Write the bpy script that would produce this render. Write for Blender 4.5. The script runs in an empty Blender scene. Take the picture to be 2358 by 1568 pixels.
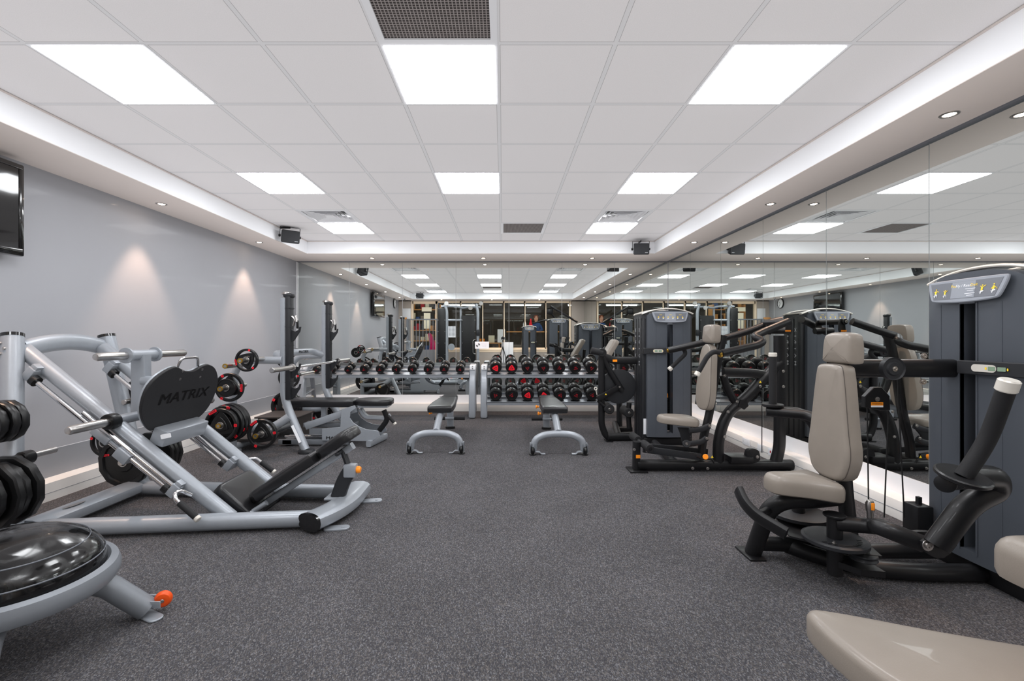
import bpy, bmesh, math, random
from mathutils import Vector, Matrix
random.seed(7)
S = bpy.context.scene
C = S.collection
F, PX, PY, H = 1048.0, 1158.0, 778.0, 1.23   # focal length and vanishing point in pixels, eye height in metres
# ---------------------------------------------------------------- camera, world, exposure
cam_data = bpy.data.cameras.new('camera')
cam_data.sensor_width = 36.0
cam_data.lens = F / 2358 * 36
cam_data.shift_x = (1179 - PX) / 2358
cam_data.shift_y = (PY - 784) / 2358
cam_data.clip_start = 0.02
cam = bpy.data.objects.new('camera', cam_data)
C.objects.link(cam)
cam.location = (0, 0, H)
cam.rotation_euler = (math.pi / 2, 0, 0)
S.camera = cam
AMB = 0.02
AO = 0.46
w = bpy.data.worlds.new('world')
w.use_nodes = True
w.node_tree.nodes['Background'].inputs[0].default_value = (0.96, 0.97, 1.0, 1)
w.node_tree.nodes['Background'].inputs[1].default_value = AMB
S.world = w
S.view_settings.view_transform = 'Standard'
S.view_settings.look = 'None'
S.view_settings.gamma = 1
S.view_settings.exposure = 0.42
S.view_settings.use_curve_mapping = False
cy = S.cycles
cy.max_bounces = 12
cy.glossy_bounces = 8
cy.diffuse_bounces = 5
cy.transmission_bounces = 6
cy.transparent_max_bounces = 12
cy.sample_clamp_indirect = 4.0
cy.caustics_reflective = False
cy.caustics_refractive = False
cy.blur_glossy = 1.0
cy.use_denoising = True
cy.use_fast_gi = True
cy.fast_gi_method = 'ADD'
w.light_settings.ao_factor = AO
w.light_settings.distance = .8
cy.ao_bounces_render = 2
PANEL_E = 10.5
SPOT_W = 60.0          # watts of each halogen downlight

# ---------------------------------------------------------------- helpers
def V(*a): return Vector(a)
def at(px, py, Y):
    return Vector(((px - PX) / F * Y, Y, H - (py - PY) / F * Y))
def mir(px, py, D):    # a point seen in the back wall mirror (plane Y = 7.745)
    return Vector(((px - PX) / F * D, 15.49 - D, H - (py - PY) / F * D))
def onplane(px, py, P, n):
    d = Vector(((px - PX) / F, 1.0, -(py - PY) / F)); o = Vector((0, 0, H))
    return o + d * ((Vector(P) - o).dot(n) / d.dot(n))
def fr(o, z, x=None):
    z = Vector(z).normalized()
    x = Vector(x) if x is not None else (Vector((0, 0, 1)) if abs(z.z) < .9 else Vector((1, 0, 0)))
    x = (x - z * x.dot(z)).normalized()
    y = z.cross(x)
    return Matrix(((x.x, y.x, z.x, o[0]), (x.y, y.y, z.y, o[1]), (x.z, y.z, z.z, o[2]), (0, 0, 0, 1)))

_txt = {}
def glyphs(s):
    if s not in _txt:
        c = bpy.data.curves.new('t', 'FONT'); c.body = s; c.size = 1; c.align_x = 'CENTER'; c.align_y = 'CENTER'
        c.resolution_u = 2
        o = bpy.data.objects.new('t', c); C.objects.link(o)
        dg = bpy.context.evaluated_depsgraph_get()
        me = bpy.data.meshes.new_from_object(o.evaluated_get(dg))
        _txt[s] = ([v.co.copy() for v in me.vertices], [tuple(p.vertices) for p in me.polygons])
        bpy.data.objects.remove(o); bpy.data.meshes.remove(me); bpy.data.curves.remove(c)
    return _txt[s]

class MB:
    def __init__(s, T=None):
        s.bm = bmesh.new(); s.T = T or Matrix()
    def v(s, co, M=None):
        co = Vector(co)
        if M is not None: co = M @ co
        return s.bm.verts.new(s.T @ co)
    def face(s, vs):
        try: return s.bm.faces.new(vs)
        except ValueError: return None
    def loft(s, rings, caps=True, M=None, closed=True):
        R = [[s.v(c, M) for c in r] for r in rings]
        n = len(R[0])
        for a, b in zip(R, R[1:]):
            for i in range(n if closed else n - 1):
                j = (i + 1) % n
                s.face((a[i], a[j], b[j], b[i]))
        if caps:
            s.face(list(reversed(R[0]))); s.face(R[-1])
        return s
    def box(s, c, size, M=None, bev=0.0):
        hx, hy, hz = [q / 2 for q in size]
        vs = [s.v((c[0] + x * hx, c[1] + y * hy, c[2] + z * hz), M) for x in (-1, 1) for y in (-1, 1) for z in (-1, 1)]
        idx = [(0, 1, 3, 2), (4, 6, 7, 5), (0, 4, 5, 1), (2, 3, 7, 6), (0, 2, 6, 4), (1, 5, 7, 3)]
        fs = [s.face([vs[i] for i in f]) for f in idx]
        if bev:
            es = list({e for f in fs for e in f.edges})
            bmesh.ops.bevel(s.bm, geom=es, offset=bev, segments=2, affect='EDGES', profile=.5)
        return s
    def bx(s, x0, x1, y0, y1, z0, z1, bev=0.0):
        return s.box(((x0 + x1) / 2, (y0 + y1) / 2, (z0 + z1) / 2), (abs(x1 - x0), abs(y1 - y0), abs(z1 - z0)), None, bev)
    def quad(s, a, b, c, d):
        s.face([s.v(q) for q in (a, b, c, d)]); return s
    def tube(s, pts, r, fil=.06, seg=14, up=(0, 0, 1), caps=True, taper=None, n=6, sq=1.0):
        pts = [Vector(p) for p in pts]
        ra, rb = (r, r) if not isinstance(r, tuple) else r
        path = [pts[0]]
        for i in range(1, len(pts) - 1):
            a, b, c = pts[i - 1], pts[i], pts[i + 1]
            l = min(fil, (a - b).length * .48, (c - b).length * .48)
            p, q = b + (a - b).normalized() * l, b + (c - b).normalized() * l
            for k in range(n + 1):
                t = k / n
                path.append(p * (1 - t) ** 2 + b * 2 * t * (1 - t) + q * t * t)
        path.append(pts[-1])
        rings = []; u = Vector(up)
        for i, p in enumerate(path):
            t = (path[min(i + 1, len(path) - 1)] - path[max(i - 1, 0)]).normalized()
            if i == 0 and abs(t.dot(u.normalized())) > .97: u = Vector((1, 0, 0)) if abs(t.x) < .9 else Vector((0, 1, 0))
            u = (u - t * u.dot(t)).normalized()
            side = t.cross(u)
            k = 1.0 if taper is None else 1 + (taper - 1) * i / (len(path) - 1)
            ring = []
            for j in range(seg):
                an = 2 * math.pi * j / seg
                cx, sx = math.cos(an), math.sin(an)
                if sq < 1: cx = math.copysign(abs(cx) ** sq, cx); sx = math.copysign(abs(sx) ** sq, sx)
                ring.append(p + side * (cx * ra * k) + u * (sx * rb * k))
            rings.append(ring)
        return s.loft(rings, caps)
    def cyl(s, a, b, r, r2=None, seg=20, bev=None):
        a, b = Vector(a), Vector(b)
        L = (b - a).length; r2 = r if r2 is None else r2
        e = min(.15 * min(r, r2), L * .2) if bev is None else bev
        return s.lathe([(0, 0), (max(r - e, 0), 0), (r, e), (r2, L - e), (max(r2 - e, 0), L), (0, L)], fr(a, b - a), seg)
    def lathe(s, prof, M, seg=24):
        rings = []
        for r, z in prof:
            if r < 1e-5: rings.append([s.v((0, 0, z), M)])
            else: rings.append([s.v((r * math.cos(2 * math.pi * i / seg), r * math.sin(2 * math.pi * i / seg), z), M) for i in range(seg)])
        for a, b in zip(rings, rings[1:]):
            for i in range(seg):
                j = (i + 1) % seg
                if len(a) == 1 and len(b) == 1: break
                if len(a) == 1: s.face((a[0], b[i], b[j]))
                elif len(b) == 1: s.face((a[i], b[0], a[j]))
                else: s.face((a[i], a[j], b[j], b[i]))
        return s
    def prism(s, pts, h, M=None, bev=0.0):
        if bev and h > 2 * bev:
            r0, r1 = inset(pts, bev), pts
            return s.loft([[(x, y, 0) for x, y in r0], [(x, y, bev) for x, y in r1], [(x, y, h - bev) for x, y in r1], [(x, y, h) for x, y in r0]], True, M)
        return s.loft([[(x, y, 0) for x, y in pts], [(x, y, h) for x, y in pts]], True, M)
    def pad(s, pts, h, r, M=None, dome=.0, seg=5):
        rings = []
        def lay(d, z): rings.append([(x, y, z) for x, y in inset(pts, d)])
        lay(r * .5, 0); lay(r * .12, r * .2); lay(0, r * .55)
        for k in range(seg + 1):
            a = k / seg * math.pi / 2
            lay(r * (1 - math.cos(a)), h - r + r * math.sin(a))
        cx = sum(p[0] for p in pts) / len(pts); cyy = sum(p[1] for p in pts) / len(pts)
        last = [(x, y) for x, y, z in rings[-1]]
        for k in (.75, .45, .15):
            rings.append([(cx + (x - cx) * k, cyy + (y - cyy) * k, h + dome * (1 - k * k)) for x, y in last])
        return s.loft(rings, True, M)
    def ball(s, c, r, sc=(1, 1, 1), seg=16):
        n = seg // 2
        M = Matrix.Translation(Vector(c)) @ Matrix.Diagonal((sc[0], sc[1], sc[2], 1))
        return s.lathe([(r * math.sin(math.pi * k / n), -r * math.cos(math.pi * k / n)) for k in range(n + 1)], M, seg)
    def text(s, t, size, M, sx=1.0, h=.001, bold=0):
        vs, fs = glyphs(t)
        for k in (range(-bold, bold + 1) if bold else (0,)):
            nv = [s.v((c.x * size * sx + k * size * .035, c.y * size, h + abs(k) * .00004), M) for c in vs]
            for f in fs: s.face([nv[i] for i in f])
        return s

def inset(pts, d):
    n = len(pts); out = []
    area = sum(pts[i][0] * pts[(i + 1) % n][1] - pts[(i + 1) % n][0] * pts[i][1] for i in range(n))
    sg = 1 if area > 0 else -1
    for i in range(n):
        x0, y0 = pts[i - 1]; x1, y1 = pts[i]; x2, y2 = pts[(i + 1) % n]
        a = Vector((x1 - x0, y1 - y0)); b = Vector((x2 - x1, y2 - y1))
        if a.length < 1e-9 or b.length < 1e-9: out.append((x1, y1)); continue
        a.normalize(); b.normalize()
        nn = Vector((-a.y - b.y, a.x + b.x))
        if nn.length < 1e-6: out.append((x1, y1)); continue
        nn.normalize()
        k = 1 / max(.5, nn.dot(Vector((-a.y, a.x))))
        out.append((x1 + nn.x * d * k * sg, y1 + nn.y * d * k * sg))
    return out
def rrect(w, h, r, n=4, cx=0, cy=0):
    o = []
    for sx, sy, a0 in ((1, 1, 0), (-1, 1, 90), (-1, -1, 180), (1, -1, 270)):
        for k in range(n + 1):
            a = math.radians(a0 + 90 * k / n)
            o.append((cx + sx * (w / 2 - r) + r * math.cos(a), cy + sy * (h / 2 - r) + r * math.sin(a)))
    return o
def smooth2(pts, it=2):
    for _ in range(it):
        o = []
        for i in range(len(pts)):
            a, b = pts[i], pts[(i + 1) % len(pts)]
            o.append(tuple(a[k] * .75 + b[k] * .25 for k in range(2))); o.append(tuple(a[k] * .25 + b[k] * .75 for k in range(2)))
        pts = o
    return pts
def reuleaux(R, n=10, bulge=.16, rot=90):
    o = []
    for k in range(3):
        a, b = math.radians(rot + 120 * k), math.radians(rot + 120 * (k + 1))
        for i in range(n):
            t = i / n
            x = R * (math.cos(a) * (1 - t) + math.cos(b) * t); y = R * (math.sin(a) * (1 - t) + math.sin(b) * t)
            m = (a + b) / 2
            q = 4 * t * (1 - t) * bulge * R
            o.append((x + math.cos(m) * q, y + math.sin(m) * q))
    return smooth2(o, 1)

ORG = {}
def ob(name, mb, mat, parent=None, label=None, cat=None, group=None, kind=None, flat=False):
    bm = mb.bm
    if parent is not None: o0 = ORG[parent.name]
    else:
        xs = [v.co for v in bm.verts]
        o0 = Vector(((min(c.x for c in xs) + max(c.x for c in xs)) / 2, (min(c.y for c in xs) + max(c.y for c in xs)) / 2, min(c.z for c in xs)))
    bmesh.ops.translate(bm, verts=bm.verts, vec=-o0)
    bmesh.ops.recalc_face_normals(bm, faces=bm.faces)
    if not flat:
        for f in bm.faces: f.smooth = True
        for e in bm.edges:
            if len(e.link_faces) == 2 and e.calc_face_angle(0) > .65: e.smooth = False
    me = bpy.data.meshes.new(name); bm.to_mesh(me); bm.free()
    me.materials.append(mat)
    o = bpy.data.objects.new(name, me); C.objects.link(o)
    if parent is not None: o.parent = parent
    else: o.location = o0
    ORG[o.name] = o0
    for k, q in (('label', label), ('category', cat), ('group', group), ('kind', kind)):
        if q: o[k] = q
    return o
def thing(name, label, cat, loc=(0, 0, 0), group=None):
    o = bpy.data.objects.new(name, None); C.objects.link(o)
    o.empty_display_size = .1
    o.location = loc; ORG[o.name] = Vector(loc)
    o['label'] = label; o['category'] = cat
    if group: o['group'] = group
    return o
def struct(name, mb, mat, parent=None, **k): return ob(name, mb, mat, parent, kind=None if parent else 'structure', **k)
def dup(root, loc, label=None, rot=None, group=None, scale=None):
    def cp(o, par):
        c = o.copy(); C.objects.link(c)
        if par is not None: c.parent = par
        for ch in o.children: cp(ch, c)
        return c
    r = cp(root, None); place(r, loc, label, rot, group, scale); return r
def place(r, loc, label=None, rot=None, group=None, scale=None):
    r.location = loc
    if rot is not None: r.rotation_euler = rot.to_euler()
    if label: r['label'] = label
    if group: r['group'] = group
    if scale: r.scale = (scale,) * 3
    return r

# ---------------------------------------------------------------- materials
def srgb(r, g, b):
    f = lambda c: (c / 255 / 12.92) if c <= 10 else ((c / 255 + .055) / 1.055) ** 2.4
    return (f(r), f(g), f(b), 1)
def mat(name, col, rough=.5, metal=0.0, emit=None, es=0, bump=0, bscale=200, noise=0, nscale=8, coat=0, spec=.5):
    m = bpy.data.materials.new(name); m.use_nodes = True
    nt = m.node_tree; b = nt.nodes['Principled BSDF']
    b.inputs['Base Color'].default_value = col
    b.inputs['Roughness'].default_value = rough
    b.inputs['Metallic'].default_value = metal
    b.inputs['Coat Weight'].default_value = coat
    b.inputs['Specular IOR Level'].default_value = spec
    if emit: b.inputs['Emission Color'].default_value = emit; b.inputs['Emission Strength'].default_value = es
    tc = nt.nodes.new('ShaderNodeTexCoord')
    if noise:
        n = nt.nodes.new('ShaderNodeTexNoise'); n.inputs['Scale'].default_value = nscale; n.inputs['Detail'].default_value = 6
        nt.links.new(tc.outputs['Object'], n.inputs['Vector'])
        mx = nt.nodes.new('ShaderNodeMix'); mx.data_type = 'RGBA'
        mx.inputs[6].default_value = tuple(c * (1 - noise) for c in col[:3]) + (1,)
        mx.inputs[7].default_value = tuple(min(1, c * (1 + noise)) for c in col[:3]) + (1,)
        nt.links.new(n.outputs['Fac'], mx.inputs[0]); nt.links.new(mx.outputs[2], b.inputs['Base Color'])
    if bump:
        n2 = nt.nodes.new('ShaderNodeTexNoise'); n2.inputs['Scale'].default_value = bscale; n2.inputs['Detail'].default_value = 3
        nt.links.new(tc.outputs['Object'], n2.inputs['Vector'])
        bp = nt.nodes.new('ShaderNodeBump'); bp.inputs['Strength'].default_value = bump; bp.inputs['Distance'].default_value = .002
        nt.links.new(n2.outputs['Fac'], bp.inputs['Height']); nt.links.new(bp.outputs[0], b.inputs['Normal'])
    return m
K = {}
K['silver'] = mat('silver powder coat', srgb(152, 157, 164), .34, .35, noise=.05, nscale=30, bump=.12, bscale=900, coat=.15)
K['silver2'] = mat('grey powder coat', srgb(122, 126, 132), .4, .3, bump=.12, bscale=900)
K['black'] = mat('black frame coat', srgb(20, 20, 22), .42, .1, bump=.1, bscale=900, coat=.1)
K['dark'] = mat('dark plastic', srgb(33, 34, 37), .5, bump=.1, bscale=600)
K['shroud'] = mat('blue black shroud', srgb(70, 74, 81), .36, .1, noise=.06, nscale=12, bump=.08, bscale=900, coat=.2)
K['panel'] = mat('placard grey', srgb(132, 136, 144), .35)
K['panel2'] = mat('placard dark grey', srgb(98, 101, 108), .35)
K['crown'] = mat('pale crown', srgb(205, 200, 192), .35, .2)
K['chrome'] = mat('chrome', (.82, .82, .83, 1), .12, 1.0)
K['steel'] = mat('brushed steel', (.62, .6, .58, 1), .28, 1.0, noise=.12, nscale=40)
K['gold'] = mat('brass cap', srgb(200, 160, 70), .3, .9)
K['rubber'] = mat('black rubber', srgb(17, 17, 18), .33, noise=.25, nscale=14, bump=.1, bscale=500)
K['grip'] = mat('foam grip', srgb(25, 25, 27), .7, bump=.4, bscale=900)
K['vinyl'] = mat('black vinyl', srgb(26, 26, 28), .34, bump=.15, bscale=500, coat=.15)
K['taupe'] = mat('taupe vinyl', srgb(126, 118, 110), .36, noise=.08, nscale=14, bump=.15, bscale=450, coat=.1)
K['seam'] = mat('dark seam', srgb(70, 64, 60), .6)
K['red'] = mat('red decal', srgb(225, 30, 45), .45)
K['redd'] = mat('dull red print', srgb(170, 30, 42), .5)
K['orange'] = mat('orange knob', srgb(240, 140, 30), .35)
K['owheel'] = mat('orange wheel', srgb(215, 75, 15), .45, noise=.2, nscale=50)
K['yellow'] = mat('yellow print', srgb(235, 200, 50), .5)
K['white'] = mat('white print', srgb(225, 226, 230), .5)
K['ink'] = mat('black print', srgb(25, 25, 26), .55)
K['faint'] = mat('faint print', srgb(205, 190, 200), .6)
K['speaker'] = mat('speaker shell', srgb(40, 41, 44), .5, bump=.2, bscale=400)
K['grille'] = mat('speaker grille', srgb(50, 51, 54), .65, bump=.8, bscale=700)
K['screen'] = mat('tv glass', srgb(10, 10, 11), .08, coat=.6)
K['gloss'] = mat('gloss black plastic', srgb(16, 16, 17), .12, coat=.6)
K['trim'] = mat('white trim', srgb(228, 228, 231), .3, .05, coat=.1)
K['alu'] = mat('painted aluminium trunking', srgb(228, 224, 220), .32, 0, noise=.03, nscale=3)
K['paint'] = mat('white wall paint', srgb(246, 247, 250), .65, bump=.08, bscale=90)
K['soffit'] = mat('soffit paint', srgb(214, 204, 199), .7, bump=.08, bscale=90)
K['tile'] = mat('ceiling tile', srgb(196, 194, 196), .9)
K['wood'] = mat('light wood', srgb(196, 140, 84), .5, noise=.2, nscale=9)
K['cream'] = mat('cream frame', srgb(244, 222, 196), .5)
K['tweed'] = mat('grey upholstery', srgb(130, 120, 112), .9, noise=.2, nscale=120)
K['pink'] = mat('pink cloth', srgb(190, 30, 90), .8)
K['blue'] = mat('blue cloth', srgb(50, 80, 130), .8)
K['card'] = mat('card', srgb(222, 214, 190), .7)
K['beige'] = mat('rear wall plaster', srgb(172, 162, 154), .8, noise=.04, nscale=6)
K['gwall'] = mat('grey plaster', srgb(128, 129, 134), .8)
K['night'] = mat('dark lounge wall', srgb(52, 46, 40), .8, noise=.3, nscale=2)
K['plate'] = mat('chequer plate', srgb(58, 54, 53), .6, .2)
K['lamp'] = mat('halogen lamp', (1, .8, .62, 1), .5, emit=(1.0, .78, .6, 1), es=38)
K['led'] = mat('led ceiling panel', (1, 1, 1, 1), .5, emit=(.955, .975, 1, 1), es=PANEL_E)
K['tubelamp'] = mat('lounge tube', (1, 1, 1, 1), .5, emit=(.95, 1, 1, 1), es=9)
K['skin'] = mat('skin', srgb(200, 150, 125), .6)
K['hair'] = mat('auburn hair', srgb(120, 60, 35), .7)
K['shade'] = mat('satin black panel', srgb(20, 20, 21), .45)
K['shade2'] = mat('foot plate black', srgb(30, 30, 32), .6, bump=.4, bscale=700)
K['deep'] = mat('deep black print', srgb(4, 4, 4), .15)
K['lcd'] = mat('lcd', srgb(120, 140, 120), .3)
m = K['dome'] = mat('scuffed glossy dome', srgb(14, 14, 15), .16, coat=.2)
nt = m.node_tree; b = nt.nodes['Principled BSDF']
tc = nt.nodes['Texture Coordinate']
n = nt.nodes.new('ShaderNodeTexNoise'); n.inputs['Scale'].default_value = 7; n.inputs['Detail'].default_value = 9; n.inputs['Distortion'].default_value = 2.5
nt.links.new(tc.outputs['Object'], n.inputs['Vector'])
mr = nt.nodes.new('ShaderNodeMapRange'); mr.inputs[1].default_value = .4; mr.inputs[2].default_value = .7; mr.inputs[3].default_value = .08; mr.inputs[4].default_value = .42
nt.links.new(n.outputs['Fac'], mr.inputs[0]); nt.links.new(mr.outputs[0], b.inputs['Roughness'])

m = K['mirror'] = bpy.data.materials.new('mirror glass'); m.use_nodes = True
b = m.node_tree.nodes['Principled BSDF']; b.inputs['Base Color'].default_value = (.80, .83, .81, 1); b.inputs['Metallic'].default_value = 1; b.inputs['Roughness'].default_value = 0
m = K['glass'] = bpy.data.materials.new('window glass'); m.use_nodes = True
nt = m.node_tree; nt.nodes.remove(nt.nodes['Principled BSDF'])
tr = nt.nodes.new('ShaderNodeBsdfTransparent'); tr.inputs[0].default_value = (.93, .95, .94, 1)
gl = nt.nodes.new('ShaderNodeBsdfGlossy'); gl.inputs['Roughness'].default_value = .0
fz = nt.nodes.new('ShaderNodeFresnel'); fz.inputs[0].default_value = 1.5
ms = nt.nodes.new('ShaderNodeMixShader')
nt.links.new(fz.outputs[0], ms.inputs[0]); nt.links.new(tr.outputs[0], ms.inputs[1]); nt.links.new(gl.outputs[0], ms.inputs[2])
nt.links.new(ms.outputs[0], nt.nodes['Material Output'].inputs[0])

# carpet: fine cool and warm flecks
m = K['carpet'] = bpy.data.materials.new('flecked carpet'); m.use_nodes = True
nt = m.node_tree; b = nt.nodes['Principled BSDF']; b.inputs['Roughness'].default_value = .95; b.inputs['Specular IOR Level'].default_value = .15
tc = nt.nodes.new('ShaderNodeTexCoord')
vo = nt.nodes.new('ShaderNodeTexVoronoi'); vo.inputs['Scale'].default_value = 310
mp = nt.nodes.new('ShaderNodeMapping'); mp.inputs['Scale'].default_value = (1, .55, 1); mp.inputs['Rotation'].default_value = (0, 0, .5)
nt.links.new(tc.outputs['Object'], mp.inputs[0]); nt.links.new(mp.outputs[0], vo.inputs['Vector'])
cr = nt.nodes.new('ShaderNodeValToRGB')
e = cr.color_ramp; e.interpolation = 'CONSTANT'
e.elements[0].position = 0; e.elements[0].color = srgb(56, 56, 60)
e.elements[1].position = .93; e.elements[1].color = srgb(108, 108, 111)
for p, c in ((.22, srgb(64, 63, 66)), (.45, srgb(76, 73, 73)), (.68, srgb(85, 85, 89)), (.84, srgb(98, 94, 92))):
    q = e.elements.new(p); q.color = c
sp = nt.nodes.new('ShaderNodeSeparateColor'); nt.links.new(vo.outputs['Color'], sp.inputs[0]); nt.links.new(sp.outputs[0], cr.inputs[0])
no = nt.nodes.new('ShaderNodeTexNoise'); no.inputs['Scale'].default_value = 2.2; no.inputs['Detail'].default_value = 5
nt.links.new(tc.outputs['Object'], no.inputs['Vector'])
mx = nt.nodes.new('ShaderNodeMix'); mx.data_type = 'RGBA'; mx.blend_type = 'MULTIPLY'; mx.inputs[0].default_value = 1
mr = nt.nodes.new('ShaderNodeMapRange'); mr.inputs[1].default_value = .3; mr.inputs[2].default_value = .7; mr.inputs[3].default_value = .88; mr.inputs[4].default_value = 1.08
nt.links.new(no.outputs['Fac'], mr.inputs[0]); nt.links.new(cr.outputs[0], mx.inputs[6]); nt.links.new(mr.outputs[0], mx.inputs[7])
nt.links.new(mx.outputs[2], b.inputs['Base Color'])
bp = nt.nodes.new('ShaderNodeBump'); bp.inputs['Strength'].default_value = .5; bp.inputs['Distance'].default_value = .003
nt.links.new(vo.outputs['Distance'], bp.inputs['Height']); nt.links.new(bp.outputs[0], b.inputs['Normal'])

# ceiling: 0.6 m lay-in tiles with T bars
GX, GY = -.027, 2.312
def gridmat(name, base):
    m = bpy.data.materials.new(name); m.use_nodes = True
    nt = m.node_tree; b = nt.nodes['Principled BSDF']; b.inputs['Roughness'].default_value = .9
    tc = nt.nodes.new('ShaderNodeTexCoord'); ge = nt.nodes.new('ShaderNodeNewGeometry')
    sx = nt.nodes.new('ShaderNodeSeparateXYZ'); nt.links.new(ge.outputs['Position'], sx.inputs[0])
    def dist(sock, off):
        a = nt.nodes.new('ShaderNodeMath'); a.operation = 'SUBTRACT'; nt.links.new(sock, a.inputs[0]); a.inputs[1].default_value = off
        p = nt.nodes.new('ShaderNodeMath'); p.operation = 'PINGPONG'; nt.links.new(a.outputs[0], p.inputs[0]); p.inputs[1].default_value = .3
        return p.outputs[0]
    mn = nt.nodes.new('ShaderNodeMath'); mn.operation = 'MINIMUM'
    nt.links.new(dist(sx.outputs[0], GX), mn.inputs[0]); nt.links.new(dist(sx.outputs[1], GY), mn.inputs[1])
    cr = nt.nodes.new('ShaderNodeValToRGB'); cr.color_ramp.interpolation = 'CONSTANT'
    e = cr.color_ramp; e.elements[0].position = 0; e.elements[0].color = srgb(224, 223, 225)
    e.elements[1].position = .043; e.elements[1].color = base
    q = e.elements.new(.038); q.color = srgb(165, 162, 163)
    ml = nt.nodes.new('ShaderNodeMath'); ml.operation = 'MULTIPLY'; ml.inputs[1].default_value = 3.3333
    nt.links.new(mn.outputs[0], ml.inputs[0]); nt.links.new(ml.outputs[0], cr.inputs[0])
    n = nt.nodes.new('ShaderNodeTexNoise'); n.inputs['Scale'].default_value = 260; nt.links.new(tc.outputs['Object'], n.inputs['Vector'])
    mx = nt.nodes.new('ShaderNodeMix'); mx.data_type = 'RGBA'; mx.blend_type = 'MULTIPLY'; mx.inputs[0].default_value = .16
    nt.links.new(cr.outputs[0], mx.inputs[6]); nt.links.new(n.outputs['Fac'], mx.inputs[7]); nt.links.new(mx.outputs[2], b.inputs['Base Color'])
    bp = nt.nodes.new('ShaderNodeBump'); bp.inputs['Strength'].default_value = .35; bp.inputs['Distance'].default_value = .004
    nt.links.new(mn.outputs[0], bp.inputs['Height'])
    return m
K['ceil'] = gridmat('ceiling tiles', srgb(232, 229, 230))
# left wall paint, soft mottling
K['wallpaint'] = mat('blue grey wall panel', srgb(150, 151, 156), .5, noise=.035, nscale=1.6, coat=.05)
K['dado'] = mat('grey lower wall panel', srgb(128, 130, 135), .35, noise=.05, nscale=2.2)
# perforated return-air grille
m = K['egg'] = bpy.data.materials.new('egg crate grille'); m.use_nodes = True
nt = m.node_tree; b = nt.nodes['Principled BSDF']; b.inputs['Roughness'].default_value = .6
tc = nt.nodes.new('ShaderNodeTexCoord'); br = nt.nodes.new('ShaderNodeTexBrick')
br.offset = 0; br.inputs['Scale'].default_value = 60; br.inputs['Brick Width'].default_value = 1; br.inputs['Row Height'].default_value = 1
br.inputs['Mortar Size'].default_value = .14; br.inputs['Color1'].default_value = srgb(52, 47, 46); br.inputs['Color2'].default_value = srgb(60, 55, 54); br.inputs['Mortar'].default_value = srgb(150, 143, 141)
nt.links.new(tc.outputs['Object'], br.inputs['Vector']); nt.links.new(br.outputs['Color'], b.inputs['Base Color'])
# ---------------------------------------------------------------- room shell
ZC, ZS = H + 1.496, H + 1.30     # ceiling tiles, soffit
YB = 7.745                       # back mirror plane
XR = 2.81                        # right mirror plane
XFL, XFR, YFB, YFF = -3.025, 2.345, 7.03, .25   # bulkhead faces
YREAR = -.30
def XL(Y): return -3.566 + (Y - 3.227) * .0146
struct('floor', MB().bx(-5.2, 3.2, YREAR - .05, 8.0, -.06, 0), K['carpet'])
cells = set()
LIGHTS = [(-4, 0), (-1, 0), (2, 0), (-4, 3), (-1, 3), (2, 3), (-4, 6), (2, 6), (-4, -3), (2, -3), (-1, -3)]
VENTS = [(-4, 5), (2, 5), (-4, -2), (2, -2)]
EGG = [(-1, -1), (0, 6)]
for c in LIGHTS + VENTS + EGG: cells.add(c)
mb = MB()
def gx(i): return GX + .6 * i
def gy(j): return GY + .6 * j
xs = [XFL - .05] + [gx(i) for i in range(-4, 4)] + [XFR + .05]
ys = [YFF - .05] + [gy(j) for j in range(-3, 8)] + [YFB + .05]
xi = [-5] + list(range(-4, 4)); yj = [-4] + list(range(-3, 8))
# cells are open where a light, vent or grille sits
for a in range(len(xs) - 1):
    for c in range(len(ys) - 1):
        if (xi[a], yj[c]) in cells and xs[a + 1] - xs[a] < .61: continue
        mb.quad((xs[a], ys[c], ZC), (xs[a], ys[c + 1], ZC), (xs[a + 1], ys[c + 1], ZC), (xs[a + 1], ys[c], ZC))
mb.bx(-3.9, 3.1, -.6, 8.0, ZC + .09, ZC + .12)
struct('ceiling', mb, K['ceil'], flat=True)
# bulkheads round the edge
def bulk(name, x0, x1, y0, y1): struct(name, MB().bx(x0, x1, y0, y1, ZS + .004, ZC + .08), K['paint'])
bulk('trim_1', -3.7, XFL, YREAR, 8.0); bulk('trim_2', XFR, 3.0, YREAR, 8.0)
bulk('trim_3', XFL, XFR, YFB, 8.0); bulk('trim_4', XFL, XFR, YREAR, YFF)
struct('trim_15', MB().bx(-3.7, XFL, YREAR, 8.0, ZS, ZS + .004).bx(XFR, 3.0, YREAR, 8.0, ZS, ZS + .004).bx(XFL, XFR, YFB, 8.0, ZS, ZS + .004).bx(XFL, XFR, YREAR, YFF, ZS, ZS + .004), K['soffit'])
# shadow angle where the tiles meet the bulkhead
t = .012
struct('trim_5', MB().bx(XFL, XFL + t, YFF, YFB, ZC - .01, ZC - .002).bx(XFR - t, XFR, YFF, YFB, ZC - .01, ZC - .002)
       .bx(XFL, XFR, YFB - t, YFB, ZC - .01, ZC - .002), K['soffit'])
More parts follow.
